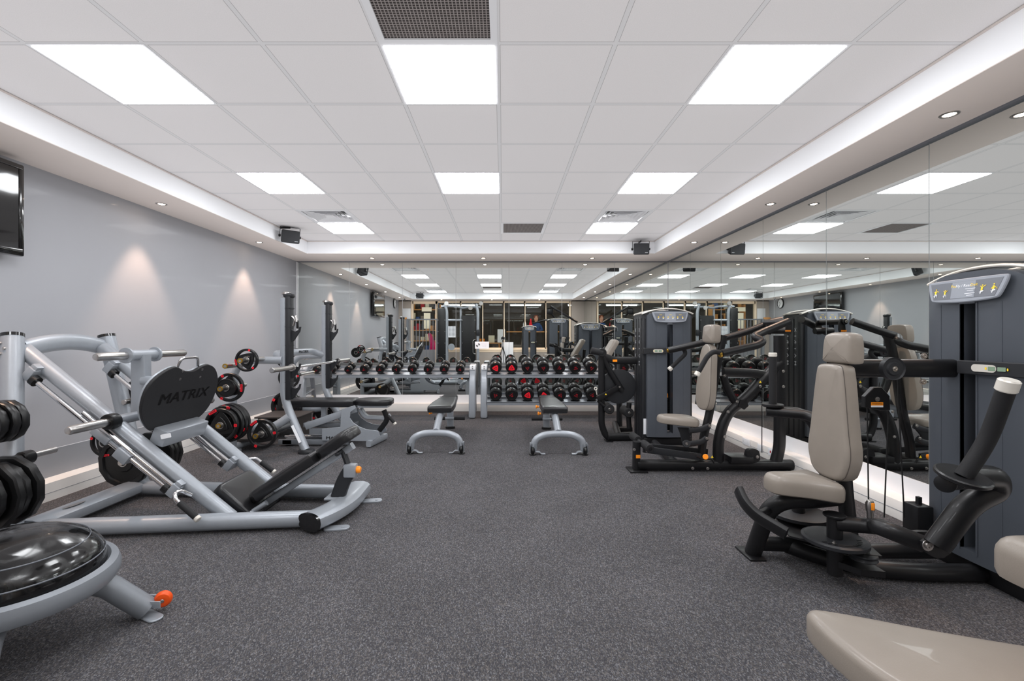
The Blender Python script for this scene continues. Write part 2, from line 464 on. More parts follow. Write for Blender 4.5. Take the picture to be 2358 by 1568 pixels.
# left wall, slightly out of square, in an upper and a lower board
def slab(y0, y1, z0, z1, th, off=0.0):
    mb = MB(); a, b = XL(y0) + off, XL(y1) + off
    vs = [mb.v(p) for p in ((a, y0, z0), (b, y1, z0), (b, y1, z1), (a, y0, z1), (a - th, y0, z0), (b - th, y1, z0), (b - th, y1, z1), (a - th, y0, z1))]
    for f in ((0, 1, 2, 3), (4, 7, 6, 5), (0, 4, 5, 1), (3, 2, 6, 7), (0, 3, 7, 4), (1, 5, 6, 2)): mb.face([vs[i] for i in f])
    return mb
struct('wall_left', slab(YREAR, 7.78, .356, ZS, .12), K['wallpaint'], flat=True)
struct('wall_left_lower', slab(YREAR, 7.78, 0, .352, .12), K['dado'], flat=True)
struct('trim_6', slab(YREAR, 7.74, .352, .356, .02, .001), K['trim'], flat=True)
struct('baseboard_left', slab(YREAR, 7.74, .0, .136, .145, .145), K['alu'], flat=True)
struct('trim_7', slab(YREAR, 7.62, .06, .063, .01, .1465), K['panel'], flat=True)
struct('wall_back', MB().bx(-3.7, 3.0, 7.752, 7.9, 0, ZS), K['trim'])
struct('wall_right', MB().bx(2.818, 2.95, YREAR, 7.8, 0, ZS), K['trim'])
struct('trim_8', MB().bx(XL(7.7) - .01, XR, 7.738, 7.752, .128, .262), K['trim'])
struct('trim_9', MB().bx(XR - .006, 2.82, YREAR, 7.738, .128, .262), K['trim'])
struct('baseboard_back', MB().bx(XL(7.7) + .14, XR - .13, 7.61, 7.75, 0, .13, .004), K['alu'])
struct('baseboard_right', MB().bx(XR - .135, 2.82, YREAR, 7.61, 0, .13, .004), K['alu'])
struct('trim_10', MB().bx(XR - .1375, XR - .134, YREAR, 7.6, .062, .066), K['panel'])
struct('trim_11', MB().bx(-3.5, XR, 7.728, 7.745, ZS - .014, ZS), K['panel2'])
struct('trim_12', MB().bx(XR - .022, XR + .01, YREAR, 7.73, ZS - .016, ZS), K['panel2'])
struct('trim_13', MB().bx(-3.515, -3.49, 7.715, 7.745, .262, ZS - .01), K['trim'])
# mirrors
ordn = ['first', 'second', 'third', 'fourth', 'fifth', 'sixth', 'seventh', 'eighth', 'ninth', 'tenth', 'eleventh', 'twelfth']
bxs = [-3.49] + [(px - PX) / F * YB for px in (804, 927, 1050, 1172, 1294, 1415)] + [XR - .004]
for i in range(7):
    ob('wall_mirror', MB().bx(bxs[i] + .003, bxs[i + 1] - .003, YB, 7.7515, .262, ZS - .013), K['mirror'], flat=True,
       label='%s floor-length mirror panel from the left on the back wall' % ordn[i], cat='mirror', group='mirror panels on the back wall')
rys = [7.738, 6.82, 5.87, 4.915, 3.955, 3.0, 2.045, 1.09, .135, YREAR]
for i in range(9):
    ob('wall_mirror', MB().bx(XR, 2.8175, rys[i + 1] + .003, rys[i] - .003, .262, ZS - .015), K['mirror'], flat=True,
       label='%s floor-length mirror panel along the right wall, counted from the far corner' % ordn[i], cat='mirror', group='mirror panels on the right wall')
# ceiling light panels
rowname = {0: 'nearest row', 3: 'middle row', 6: 'far row', -3: 'row behind the camera'}
colname = {-4: 'left', -1: 'centre', 2: 'right'}
for i, j in LIGHTS:
    x0, y0 = gx(i), gy(j); y1 = y0 + .6
    t = thing('ceiling_light', 'glowing square white ceiling panel, %s one of the %s' % (colname[i], rowname[j]), 'ceiling light', (x0 + .3, (y0 + y1) / 2, ZC), 'square ceiling light panels')
    fm = MB()
    for a, b2, c, d in ((x0 + .0, x0 + .6, y0, y0 + .014), (x0, x0 + .6, y1 - .014, y1), (x0, x0 + .014, y0 + .014, y1 - .014), (x0 + .586, x0 + .6, y0 + .014, y1 - .014)):
        fm.bx(a, b2, c, d, ZC - .004, ZC + .02)
    ob('frame', fm, K['trim'], t)
    ob('diffuser', MB().bx(x0 + .016, x0 + .584, y0 + .016, y1 - .016, ZC - .007, ZC + .006), K['led'], t, flat=True)
# return-air grilles
for (i, j), lab in zip(EGG, ('large dark mesh air grille in the ceiling, nearest the camera', 'small dark mesh air grille between the far ceiling tiles')):
    x0, y0 = gx(i), gy(j)
    t = thing('air_grille', lab, 'air grille', (x0 + .3, y0 + .3, ZC))
    fm = MB(); q = .035
    for a, b2, c, d in ((x0, x0 + .6, y0, y0 + q), (x0, x0 + .6, y0 + .6 - q, y0 + .6), (x0, x0 + q, y0 + q, y0 + .6 - q), (x0 + .6 - q, x0 + .6, y0 + q, y0 + .6 - q)):
        fm.bx(a, b2, c, d, ZC - .004, ZC + .02)
    ob('frame', fm, K['trim'], t)
    ob('mesh_panel', MB().bx(x0 + q, x0 + .6 - q, y0 + q, y0 + .6 - q, ZC + .004, ZC + .01), K['egg'], t)
# four-way air diffusers
for i, j in VENTS:
    x0, y0 = gx(i) + .3, gy(j) + .3
    t = thing('air_vent', 'white four-way louvred ceiling vent, %s side, %s' % ('left' if i < 0 else 'right', 'beside the far light panel' if j > 0 else 'behind the camera'), 'air vent', (x0, y0, ZC), 'louvred ceiling vents')
    fm = MB()
    for s0, s1 in ((.3, .255),):
        for k in range(4):
            M = Matrix.Translation((x0, y0, ZC)) @ Matrix.Rotation(k * math.pi / 2, 4, 'Z')
            fm.loft([[(-s0, s0, .0), (s0, s0, .0), (s0, s0, .015), (-s0, s0, .015)], [(-s1, s1, -.004), (s1, s1, -.004), (s1, s1, .015), (-s1, s1, .015)]], True, M)
    ob('frame', fm, K['trim'], t)
    lv = MB()
    for s0 in (.245, .195, .145, .095):
        for k in range(4):
            M = Matrix.Translation((x0, y0, ZC)) @ Matrix.Rotation(k * math.pi / 2, 4, 'Z')
            lv.loft([[(-s0, s0, .004), (s0, s0, .004), (s0, s0, .0), (-s0, s0, .0)], [(-s0 + .045, s0 - .045, .045), (s0 - .045, s0 - .045, .045), (s0 - .045, s0 - .045, .04), (-s0 + .045, s0 - .045, .04)]], True, M)
    lv.bx(x0 - .05, x0 + .05, y0 - .05, y0 + .05, ZC + .0, ZC + .006)
    ob('louvres', lv, K['trim'], t)
    ob('duct', MB().bx(x0 - .26, x0 + .26, y0 - .26, y0 + .26, ZC + .06, ZC + .07), K['ink'], t)
# halogen downlights with a spot each
DL = [(-2.136, 7.43, 'left of the three over the back wall mirrors'), (-.32, 7.43, 'middle of the three over the back wall mirrors'), (1.457, 7.43, 'right of the three over the back wall mirrors')]
for nm, x in (('left wall', -3.315), ('right wall mirrors', 2.6)):
    for y, q in ((6.19, 'farthest'), (4.42, 'second farthest'), (2.65, 'third farthest'), (.88, 'nearest the rear')):
        DL.append((x, y, '%s along the %s' % (q, nm)))
DL += [(-2.09, .0, 'left of the three over the rear windows'), (-.375, .0, 'middle of the three over the rear windows'), (1.24, .0, 'right of the three over the rear windows')]
for x, y, q in DL:
    t = thing('downlight', 'small round warm halogen downlight, ' + q, 'downlight', (x, y, ZS), 'halogen downlights')
    ob('rim', MB().lathe([(.03, 0), (.033, -.004), (.045, -.003), (.048, 0)], Matrix.Translation((x, y, ZS)), 24), K['steel'], t)
    ob('bulb', MB().lathe([(0, -.0025), (.024, -.0025), (.03, 0)], Matrix.Translation((x, y, ZS - .0005)), 16), K['lamp'], t)
    L = bpy.data.lights.new('downlight_beam', 'SPOT'); L.energy = SPOT_W; L.color = (1, .68, .5); L.spot_size = math.radians(64); L.spot_blend = .6; L.shadow_soft_size = .03
    lo = bpy.data.objects.new('downlight_beam', L); C.objects.link(lo); lo.location = (x, y, ZS - .02)
# ---------------------------------------------------------------- rear window wall and the lounge behind it
yr = YREAR
mul = [-3.14, -2.30, -1.467, -.711, .03, .756, 1.48, 2.33]
struct('wall_rear', MB().bx(-3.75, mul[0] - .04, yr - .12, yr, 0, ZS).bx(-2.28, 3.0, yr - .12, yr, 0, .80).bx(mul[-1] + .05, 3.0, yr - .12, yr, 0, ZS).bx(-3.75, 3.0, yr - .12, yr, ZS - .03, ZC + .1), K['beige'])
struct('trim_14', MB().bx(-2.3, 2.8, yr - .14, yr + .04, .80, .86, .004).bx(-2.3, 2.8, yr - .01, yr + .015, .74, .80), K['cream'])
for k in range(1, 7):
    fm = MB(); a, b2 = mul[k], mul[k + 1]; hw = .026
    z0, z1 = .86, ZS - .03
    fm.bx(a - hw if k > 1 else a, a + hw, yr - .1, yr, z0, z1).bx(b2 - hw, b2 + (hw if k == 6 else 0), yr - .1, yr, z0, z1)
    fm.bx(a, b2, yr - .1, yr, z0, z0 + .03).bx(a, b2, yr - .1, yr, z1 - .05, z1)
    f = struct('window_%d' % k, fm, K['cream'])
    ob('pane', MB().bx(a + hw, b2 - hw, yr - .055, yr - .049, z0 + .03, z1 - .05), K['glass'], f)
fm = MB().bx(mul[0] - .04, mul[0] + .03, yr - .1, yr, 0, ZS - .03).bx(mul[1] - .04, mul[1] + .04, yr - .1, yr, 0, ZS - .03).bx(mul[0], mul[1], yr - .1, yr, ZS - .12, ZS - .03)
f = struct('door_1', fm, K['cream'])
ob('pane', MB().bx(mul[0] + .03, mul[1] - .04, yr - .055, yr - .049, .82, ZS - .12), K['glass'], f)
ob('lower_panel', MB().bx(mul[0] + .03, mul[1] - .04, yr - .07, yr - .03, 0, .82), K['gwall'], f)
ob('notice', MB().bx(-2.75, -2.52, yr - .045, yr - .04, 1.55, 2.1).bx(-2.82, -2.48, yr - .045, yr - .04, 2.15, 2.3), K['card'], f)
# lounge
LY = -4.6
struct('floor_lounge', MB().bx(-6, 6, LY, yr - .12, .34, .40), K['night'])
struct('wall_lounge', MB().bx(-6, 6, LY - .1, LY, .4, 3.4).bx(-6.1, -6, LY, yr - .12, .4, 3.4).bx(6, 6.1, LY, yr - .12, .4, 3.4), K['night'])
struct('ceiling_lounge', MB().bx(-6, 6, LY, yr - .12, 3.3, 3.4), K['night'])
gp = ['left', 'centre', 'right']
for i, x in enumerate((-1.6, .9, 3.2)):
    t = thing('strip_light', 'white tube light hanging in the lounge behind the rear windows, %s one' % gp[i], 'strip light', (x, -2.6, 2.6), 'lounge strip lights')
    ob('tube', MB().bx(x - .6, x + .6, -2.64, -2.56, 2.5, 2.54), K['tubelamp'], t)
    ob('housing', MB().bx(x - .62, x + .62, -2.66, -2.54, 2.541, 2.58).cyl((x - .4, -2.6, 2.58), (x - .4, -2.6, 3.3), .006, seg=8).cyl((x + .4, -2.6, 2.58), (x + .4, -2.6, 3.3), .006, seg=8), K['trim'], t)
t = thing('lounge_table', 'light wooden side table behind the rear window, cards and a box on it', 'table', (-.6, -.9, .4))
ob('table_top', MB().bx(-.95, -.05, -1.25, -.75, 1.02, 1.06, .006), K['wood'], t)
for x in (-.88, -.12):
    for y in (-1.18, -.82): ob('leg', MB().cyl((x, y, .4), (x * .96 - .02, y, 1.02), .016, .026, 10), K['wood'], t)
ob('menu_card', MB().bx(-.52, -.3, -.92, -.915, 1.06, 1.32), K['card'], label='cream card standing on the lounge table', cat='card')
ob('notice_board', MB().bx(-.2, .08, -1.5, -1.48, 1.06, 1.55), K['white'], label='tall white board standing behind the lounge table', cat='board')
ob('gift_box', MB().bx(-.84, -.66, -1.0, -.88, 1.06, 1.2, .004), K['orange'], label='small orange box on the lounge table', cat='box')
t = thing('lounge_chair', 'grey upholstered tub chair on wooden legs behind the rear windows', 'chair', (.45, -1.1, .4))
ob('seat', MB().pad(rrect(.6, .55, .08), .16, .04, Matrix.Translation((.5, -1.1, .82))), K['tweed'], t)
ob('backrest', MB().pad(rrect(.56, .62, .08), .1, .04, fr((.80, -1.1, 1.2), (-1, 0, .12), (0, 1, 0))), K['tweed'], t)
for x in (.28, .72):
    for y in (-1.3, -.9): ob('leg', MB().cyl((x, y, .4), (x, y, .83), .014, .02, 10), K['wood'], t)
t = thing('bar_counter', 'dark counter with bottles and orange edge in the lounge behind glass', 'counter', (1.3, -3.4, .4))
ob('counter_body', MB().bx(.2, 2.4, -3.7, -3.2, .4, 1.46), K['night'], t)
ob('counter_top', MB().bx(.15, 2.45, -3.75, -3.12, 1.46, 1.5), K['wood'], t)
for i, (x, c, n2) in enumerate(((.9, 'white', 'white tall bottle shape on the lounge counter'), (1.15, 'red', 'bright red bottle shape on the lounge counter'), (1.9, 'lcd', 'pale green bottle shape on the lounge counter'))):
    ob('bottle', MB().lathe([(0, 0), (.07, 0), (.07, .3), (.03, .42), (.03, .52), (0, .52)], Matrix.Translation((x, -3.3, 1.5)), 14), K[c], label=n2, cat='bottle')
t = thing('shelf_rack', 'tall shelf rack with coloured goods behind the glazed door', 'shelf', (-2.9, -1.9, .4))
ob('frame', MB().bx(-3.6, -3.56, -2.2, -1.8, .4, 2.5).bx(-2.4, -2.36, -2.2, -1.8, .4, 2.5), K['wood'], t)
for k in range(5): ob('shelf', MB().bx(-3.56, -2.4, -2.2, -1.8, .7 + k * .4, .73 + k * .4), K['wood'], t)
random.seed(3)
pal = ['redd', 'blue', 'card', 'dark', 'dark', 'night', 'wood', 'tweed']
for k in range(5):
    for q in range(6):
        x = -3.5 + q * .18; c = random.choice(pal); hh = random.uniform(.1, .28)
        ob('shelf_box', MB().bx(x, x + .13, -2.1, -1.9, .7 + .03 + k * .4, .73 + k * .4 + hh), K[c], label='small coloured box on the shelf rack behind the glazed door, seen only in the mirror', cat='box', group='boxes on the lounge shelf rack')
t = thing('coat', 'bright pink coat hanging by the shelf rack behind the door', 'coat', (-2.5, -1.4, .4))
ob('cloth', MB().loft([[(-2.75, -1.5, .6), (-2.35, -1.5, .55), (-2.35, -1.38, .55), (-2.75, -1.38, .6)], [(-2.72, -1.48, 1.0), (-2.5, -1.48, 1.0), (-2.5, -1.4, 1.0), (-2.72, -1.4, 1.0)], [(-2.78, -1.46, 1.4), (-2.68, -1.46, 1.4), (-2.68, -1.42, 1.4), (-2.78, -1.42, 1.4)]]), K['pink'], t)
ob('peg', MB().cyl((-2.73, -1.44, 1.4), (-2.73, -1.44, 1.9), .01), K['steel'], t)
# steel railing inside the room in front of the door, wooden rail ends
t = thing('railing', 'grey steel barred railing with wooden handrail in the rear corner by the door', 'railing', (-2.85, .25, 0))
rb = MB()
for k in range(9): rb.bx(-3.2 + k * .115, -3.18 + k * .115, -.06, -.04, .12, 1.84)
ob('bars', rb, K['silver2'], t)
ob('top_rail', MB().bx(-3.25, -2.2, -.075, -.025, 1.84, 1.88), K['silver2'], t)
ob('bottom_rail', MB().bx(-3.25, -2.2, -.07, -.03, .08, .12), K['silver2'], t)
for x in (-3.25, -2.22): ob('post', MB().bx(x - .04, x + .04, -.09, -.01, 0, 1.88), K['silver2'], t)
ob('handrail', MB().bx(-3.5, -3.28, -.08, .0, 1.86, 1.93, .01), K['wood'], t)
t = thing('wall_clock', 'round white wall clock with dark rim on the left wall by the rear corner', 'clock', (XL(.4), .4, 2.37))
M = fr((XL(.4) + .002, .4, 2.37), (1, 0, 0))
ob('case', MB().lathe([(.165, 0), (.165, .03), (.15, .04), (.145, .03), (.145, .0)], M, 40), K['gloss'], t)
ob('dial', MB().lathe([(0, .026), (.146, .026)], M, 40), K['white'], t)
hd = MB()
for a, l in ((.9, .08), (2.6, .11)): hd.tube([M @ Vector((0, 0, .03)), M @ Vector((l * math.cos(a), l * math.sin(a), .03))], .004, seg=6)
for k in range(12): a = k * math.pi / 6; hd.tube([M @ Vector((.115 * math.cos(a), .115 * math.sin(a), .028)), M @ Vector((.132 * math.cos(a), .132 * math.sin(a), .028))], .0025, seg=6)
ob('hands', hd, K['ink'], t)
ob('notice', MB().bx(-3.48, -3.2, yr, yr + .015, 1.87, 2.25, .003), K['white'], label='white framed notice on the rear wall beside the glazed door', cat='notice')
ob('storage_cabinet', MB().bx(-.04, .36, yr + .02, yr + .1, 0, 1.08, .006), K['white'], label='narrow white cabinet standing under the rear windows behind the tripod', cat='cabinet')
# seated person in the lounge
t = thing('person', 'person in a blue top with auburn hair at the lounge counter behind glass', 'person', (1.42, -3.95, .4))
bm_ = MB()
bm_.loft([[(1.42 + a * math.cos(q * .5236), -3.95 + b_ * math.sin(q * .5236), z) for q in range(12)] for a, b_, z in ((.10, .07, .4), (.16, .11, .9), (.17, .12, 1.25), (.14, .10, 1.5), (.19, .11, 1.75), (.17, .09, 1.83), (.06, .06, 1.88), (.055, .055, 1.95), (.08, .09, 2.0), (.085, .10, 2.07), (.07, .09, 2.15), (.02, .03, 2.19))])
ob('body', bm_, K['skin'], t)
ob('top', MB().loft([[(1.42 + a * math.cos(q * .5236), -3.95 + b_ * math.sin(q * .5236), z) for q in range(12)] for a, b_, z in ((.175, .125, 1.2), (.15, .11, 1.5), (.20, .12, 1.75), (.17, .10, 1.85), (.07, .07, 1.88))]).tube([(1.24, -3.93, 1.76), (1.17, -3.8, 1.55), (1.25, -3.62, 1.55)], .045, fil=.05).tube([(1.60, -3.93, 1.76), (1.67, -3.8, 1.55), (1.58, -3.62, 1.55)], .045, fil=.05), K['blue'], t)
ob('hair', MB().ball((1.42, -3.97, 2.11), .105, (1, 1.05, 1.0)), K['hair'], t)
# dome camera on left soffit
t = thing('dome_camera', 'small chrome dome security camera under the left soffit near the rear', 'security camera', (-3.2, .75, ZS))
ob('base', MB().lathe([(0, 0), (.06, 0), (.06, -.03), (0, -.03)], Matrix.Translation((-3.2, .75, ZS))), K['steel'], t)
ob('dome', MB().ball((-3.2, .75, ZS - .03), .05), K['chrome'], t)
# the tripod that carries the camera
t = thing('tripod', 'black tripod with a camera on it, standing by the rear windows, seen in the mirror', 'tripod', (-.0, -.08, 0))
for k, a in enumerate((200, 320, 85)):
    a = math.radians(a); p = Vector((math.cos(a) * .3, -.08 + math.sin(a) * .3 * (.6 if k == 2 else 1), 0))
    p.y = max(p.y, -.22)
    ob('leg', MB().cyl((0, -.08, .95), p, .014, .008, 10), K['black'], t)
ob('column', MB().cyl((0, -.08, .8), (0, -.08, 1.12), .014, seg=12), K['black'], t)
ob('head', MB().box((0, -.08, 1.13), (.05, .05, .05), bev=.008).cyl((0, -.08, 1.12), (0, -.2, 1.06), .006), K['black'], t)
t = thing('camera', 'small black camera on the tripod, seen in the mirror', 'camera', (0, -.09, 1.16))
ob('body', MB().box((0, -.12, 1.215), (.12, .05, .085), bev=.01).box((0, -.12, 1.265), (.05, .045, .03), bev=.006), K['black'], t)
ob('lens', MB().lathe([(.026, 0), (.03, .06), (.024, .06), (.0, .045)], fr((0, -.095, 1.215), (0, 1, 0)), 20), K['gloss'], t)
# ---------------------------------------------------------------- wall things
t = thing('television', 'black flat television hung high on the left wall', 'television', (-3.5, 2.74, 1.8))
q = []
TV = MB()
ob('case', MB().bx(-3.515, -3.455, 2.18, 3.29, 1.815, 2.475, .012), K['gloss'], t)
ob('screen', MB().bx(-3.456, -3.452, 2.225, 3.245, 1.87, 2.435), K['screen'], t)
ob('bezel', MB().bx(-3.455, -3.448, 2.2, 3.27, 1.835, 1.87, .003).bx(-3.455, -3.448, 2.2, 3.27, 2.435, 2.455, .003).bx(-3.455, -3.448, 2.2, 2.225, 1.87, 2.435, .003).bx(-3.455, -3.448, 3.245, 3.27, 1.87, 2.435, .003), K['gloss'], t)
ob('wall_bracket', MB().bx(-3.556, -3.515, 2.55, 2.95, 2.0, 2.3), K['black'], t)
def speaker(loc, face, lab, bend):
    t = thing('wall_speaker', lab, 'speaker', loc)
    M = fr(loc, face, (0, 0, 1)) @ Matrix.Rotation(math.radians(-90), 4, 'Z')   # local z = facing, y = up
    ob('cabinet', MB().loft([[(x, y, -.075) for x, y in rrect(.16, .13, .02)], [(x, y, .045) for x, y in rrect(.235, .17, .02)]], True, M), K['speaker'], t)
    ob('grille', MB().prism(rrect(.228, .163, .02), .014, M @ Matrix.Translation((0, 0, .0455)), .004), K['grille'], t)
    ob('badge', MB().box((.07, -.055, .061), (.04, .006, .002), M), K['white'], t)
    br = MB()
    u = M.to_3x3()
    P = lambda x, y, z: M @ Vector((x, y, z))
    br.tube([P(-.125, -.02, 0), P(-.125, .12, -.0), P(.125, .12, 0), P(.125, -.02, 0)], (.003, .012), fil=.008, seg=8, up=u @ Vector((0, 0, 1)))
    br.tube([P(0, .12, 0), P(0, .12, 0) + Vector(bend)], (.006, .016), seg=8)
    for s in (-1, 1): br.cyl(P(s * .115, 0, 0), P(s * .14, 0, 0), .018, seg=14)
    ob('bracket', br, K['black'], t)
speaker((-2.88, 6.15, 2.60), (.62, -.75, -.25), 'black wall speaker on a bracket at the left end of the far bulkhead', (-.14, 0, 0))
speaker((2.09, 6.9, 2.575), (-.05, -1, -.12), 'black wall speaker on a bracket at the right end of the far bulkhead', (0, .12, 0))
speaker((-2.7, .66, 2.6), (.05, 1, -.12), 'black wall speaker on the rear bulkhead, seen in the mirror', (0, -.14, 0))
# card on the back mirror
t = thing('sign_card', 'small white notice card with a dumbbell drawing stuck on the back mirror', 'sign', (-.355, 7.74, 1.1))
M = fr((-.355, 7.742, 1.107), (0, -1, 0), (1, 0, 0))
ob('card', MB().box((0, 0, .001), (.238, .118, .002), M), K['white'], t)
A = Matrix.Rotation(math.radians(38), 4, 'Z')
dbm = MB(); MM = M @ Matrix.Translation((-.068, 0, .0025)) @ A
dbm.box((0, 0, 0), (.05, .007, .001), MM)
for s in (-1, 1): dbm.box((s * .02, 0, 0), (.009, .044, .001), MM).box((s * .03, 0, 0), (.007, .03, .001), MM)
ob('dumbbell_drawing', dbm, K['ink'], t)
tx = MB()
for k, s in enumerate(('Please return', 'your weights', 'after use')): tx.text(s, .017, M @ Matrix.Translation((.035, .026 - k * .022, .0025)))
ob('lettering', tx, K['faint'], t)
# sockets on the right-hand trunking
for k, (y, wd, lab) in enumerate(((4.99, .15, 'white double socket plate on the right wall trunking, farthest'), (4.72, .09, 'white single switch plate on the right wall trunking, middle'), (4.53, .09, 'white single socket plate with red switch on the right wall trunking, nearest'))):
    t = thing('socket_plate', lab, 'socket', (XR - .14, y, .105), 'socket plates on the trunking')
    ob('plate', MB().bx(XR - .147, XR - .1355, y - wd / 2, y + wd / 2, .055, .125, .003), K['white'], t)
    sw = MB()
    for s in ((-.04, .04) if wd > .1 else (0,)): sw.bx(XR - .149, XR - .147, y + s - .008, y + s + .008, .085, .108)
    ob('switch', sw, K['trim'] if k < 2 else K['redd'], t)

# ---------------------------------------------------------------- weight plates (local z points at the viewer)
def grip_plate(r, th, num):
    t = thing('weight_plate', 'x', 'weight plate', (0, 0, 0))
    I = Matrix()
    ob('rim', MB().lathe([(r * .8, .15 * th), (r * .8, .9 * th), (r * .84, th), (r * .96, th), (r, th * .82), (r, th * .18), (r * .96, 0), (r * .84, 0), (r * .8, .15 * th)], I, 40), K['rubber'], t)
    ob('hub_web', MB().prism(reuleaux(r * .88, 8, .15), th * .6, Matrix.Translation((0, 0, th * .2)), .003).prism(reuleaux(r * .5, 8, .2), th * .3, Matrix.Translation((0, 0, th * .78)), .004), K['rubber'], t)
    ob('bore_ring', MB().lathe([(.026, th * 1.06), (.027, th * 1.14), (.034, th * 1.14), (.036, th * 1.02)], I, 24), K['steel'], t)
    rr = r * .895
    M = Matrix.Translation((0, 0, th)) @ Matrix.Rotation(math.radians(150), 4, 'Z') @ Matrix.Translation((0, rr, 0))
    a = ob('red_tag', MB().prism(rrect(r * .5, r * .15, .004, 2), .0015, M), K['red'], t)
    ob('lettering', MB().text('ZIVA', r * .15, M, 1.25, .0022, 1), K['ink'], a)
    for an in (30, 270):
        M = Matrix.Translation((0, 0, th)) @ Matrix.Rotation(math.radians(an), 4, 'Z') @ Matrix.Translation((0, rr, 0))
        a = ob('red_tag', MB().prism(rrect(r * .18, r * .18, .006, 2), .0015, M), K['red'], t)
        ob('lettering', MB().text(num, r * .11, M, 1, .0022, 1), K['ink'], a)
    return t
def facet_plate(r, th):
    t = thing('weight_plate', 'x', 'weight plate', (0, 0, 0))
    d = [(r * math.cos(math.radians(30 * k + 15)), r * math.sin(math.radians(30 * k + 15))) for k in range(12)]
    rg = lambda k, z: [(x * k, y * k, z) for x, y in d]
    ob('disc', MB().loft([rg(.95, 0), rg(1, th * .2), rg(1, th * .8), rg(.95, th), rg(.8, th), rg(.77, th * .7), rg(.4, th * .7), rg(.36, th * .95), rg(.2, th * .95)], True), K['rubber'], t)
    ob('bore_ring', MB().lathe([(.026, th * .98), (.027, th * 1.05), (.034, th * 1.05), (.036, th * .9)], Matrix(), 24), K['steel'], t)
    return t
def flat_plate(r, th):
    t = thing('weight_plate', 'x', 'weight plate', (0, 0, 0))
    ob('disc', MB().lathe([(0, 0), (r * .96, 0), (r, th * .2), (r, th * .8), (r * .96, th), (r * .9, th), (r * .88, th * .85), (r * .45, th * .85), (r * .42, th), (0, th)], Matrix(), 36), K['rubber'], t)
    ob('bore_ring', MB().lathe([(.026, th * 1.01), (.027, th * 1.08), (.034, th * 1.08), (.036, th * .98)], Matrix(), 24), K['steel'], t)
    return t
RN = lambda a=0: Matrix.Rotation(math.pi / 2, 4, 'X') @ Matrix.Rotation(math.radians(a), 4, 'Z')    # faces -Y
RF = lambda a=0: Matrix.Rotation(-math.pi / 2, 4, 'X') @ Matrix.Rotation(math.radians(a), 4, 'Z')   # faces +Y
PR = {}
def plate(kind, r, th, loc, lab, rot, num='10', group=None):
    k = (kind, round(r, 3), num)
    if k not in PR:
        t = grip_plate(r, th, num) if kind == 'g' else facet_plate(r, th) if kind == 'f' else flat_plate(r, th)
        PR[k] = t
        return place(t, loc, lab, rot, group)
    return dup(PR[k], loc, lab, rot, group)
GA, GB = 'weight plates on the leg press', 'weight plates on the bench press stand'
for k, (y, r, q) in enumerate(((2.66, .20, 'twelve-sided black weight plate, innermost on the low front leg press peg'), (2.61, .175, 'twelve-sided black weight plate, second from the frame on the low front leg press peg'),
                               (2.55, .20, 'twelve-sided black weight plate, third from the frame on the low front leg press peg'), (2.49, .16, 'twelve-sided black weight plate, outermost on the low front leg press peg'))):
    plate('f', r, .045, (-2.86, y, .35), q, RN(k * 8), group=GA)
for k, (y, r, q) in enumerate(((2.72, .125, 'small black weight plate nearest the upright on the upper front leg press peg'), (2.67, .125, 'small black weight plate, middle one on the upper front leg press peg'), (2.62, .11, 'small black weight plate, outer one on the upper front leg press peg'))):
    plate('f', r, .045, (-2.94, y, .74), q, RN(k * 11), group=GA)
plate('f', .2, .045, (-2.93, 3.55, .27), 'big black weight plate on the inner side of the far leg press upright', RN(5), group=GA)
for k in range(3):
    plate('f', .185, .045, (-2.9, 3.735 + k * .05, .27), 'black faceted weight plate on the far low leg press peg, %s' % ('nearest the upright', 'middle', 'nearest the wall')[k], RF(k * 9), group=GA)
plate('g', .11, .03, (-3.08, 3.54, .42), 'small black three-hole weight plate hanging low behind the leg press guide rods', RN(40), '2', group=GA)
plate('f', .15, .045, (-3.06, 3.76, .72), 'medium black weight plate on the high far peg of the leg press', RF(5), group=GA)
plate('f', .12, .045, (-3.06, 3.81, .72), 'smaller black weight plate, outer one on the high far leg press peg', RF(9), group=GA)
plate('g', .115, .035, (-2.555, 4.56, 1.008), 'small black three-hole weight plate with red tags, topmost on the bench press stand', RN(-48), '5', group=GB)
plate('g', .145, .04, (-2.75, 4.6, .733), 'black three-hole weight plate with red tag behind the plain disc on the middle peg', RN(118), '10', group=GB)
plate('d', .092, .035, (-2.75, 4.55, .733), 'plain small black disc on the middle peg in front of a red-tagged plate', RN(), group=GB)
plate('g', .192, .045, (-2.767, 4.66, .373), 'large black weight plate, rearmost of four on the low left bench press peg', RN(-20), '20', group=GB)
plate('g', .192, .045, (-2.767, 4.608, .373), 'large black weight plate, third from the front on the low left bench press peg', RN(-20), '20', group=GB)
plate('g', .185, .045, (-2.767, 4.556, .373), 'large black weight plate, second from the front on the low left bench press peg', RN(-45), '20', group=GB)
plate('g', .166, .045, (-2.767, 4.5, .373), 'black weight plate with red tags, front one on the low left bench press peg', RN(-120), '15', group=GB)
plate('g', .147, .04, (-2.406, 4.57, .273), 'black three-hole weight plate with red tags on the lowest peg beside the stand foot', RN(-115), '10', group=GB)
plate('g', .192, .045, (-2.86, 6.02, .33), 'large black weight plate with red tags on the far side, seen behind the near upright', RN(30), '25', group=GB)
plate('g', .192, .045, (-2.86, 6.08, .33), 'large black weight plate behind the red-tagged one on the far side of the stand', RN(75), '25', group=GB)
plate('g', .142, .04, (-2.857, 6.1, .70), 'black three-hole weight plate seen behind the near upright under the crossbar', RN(10), '10', group=GB)
plate('g', .085, .03, (-2.86, 6.3, 1.0), 'very small weight plate with red tags above the crossbar on the far side', RF(10), '1', group=GB)
plate('d', .10, .035, (-2.99, 6.2, .93), 'plain dark disc hanging under the crossbar on the far side', RF(10), group=GB)
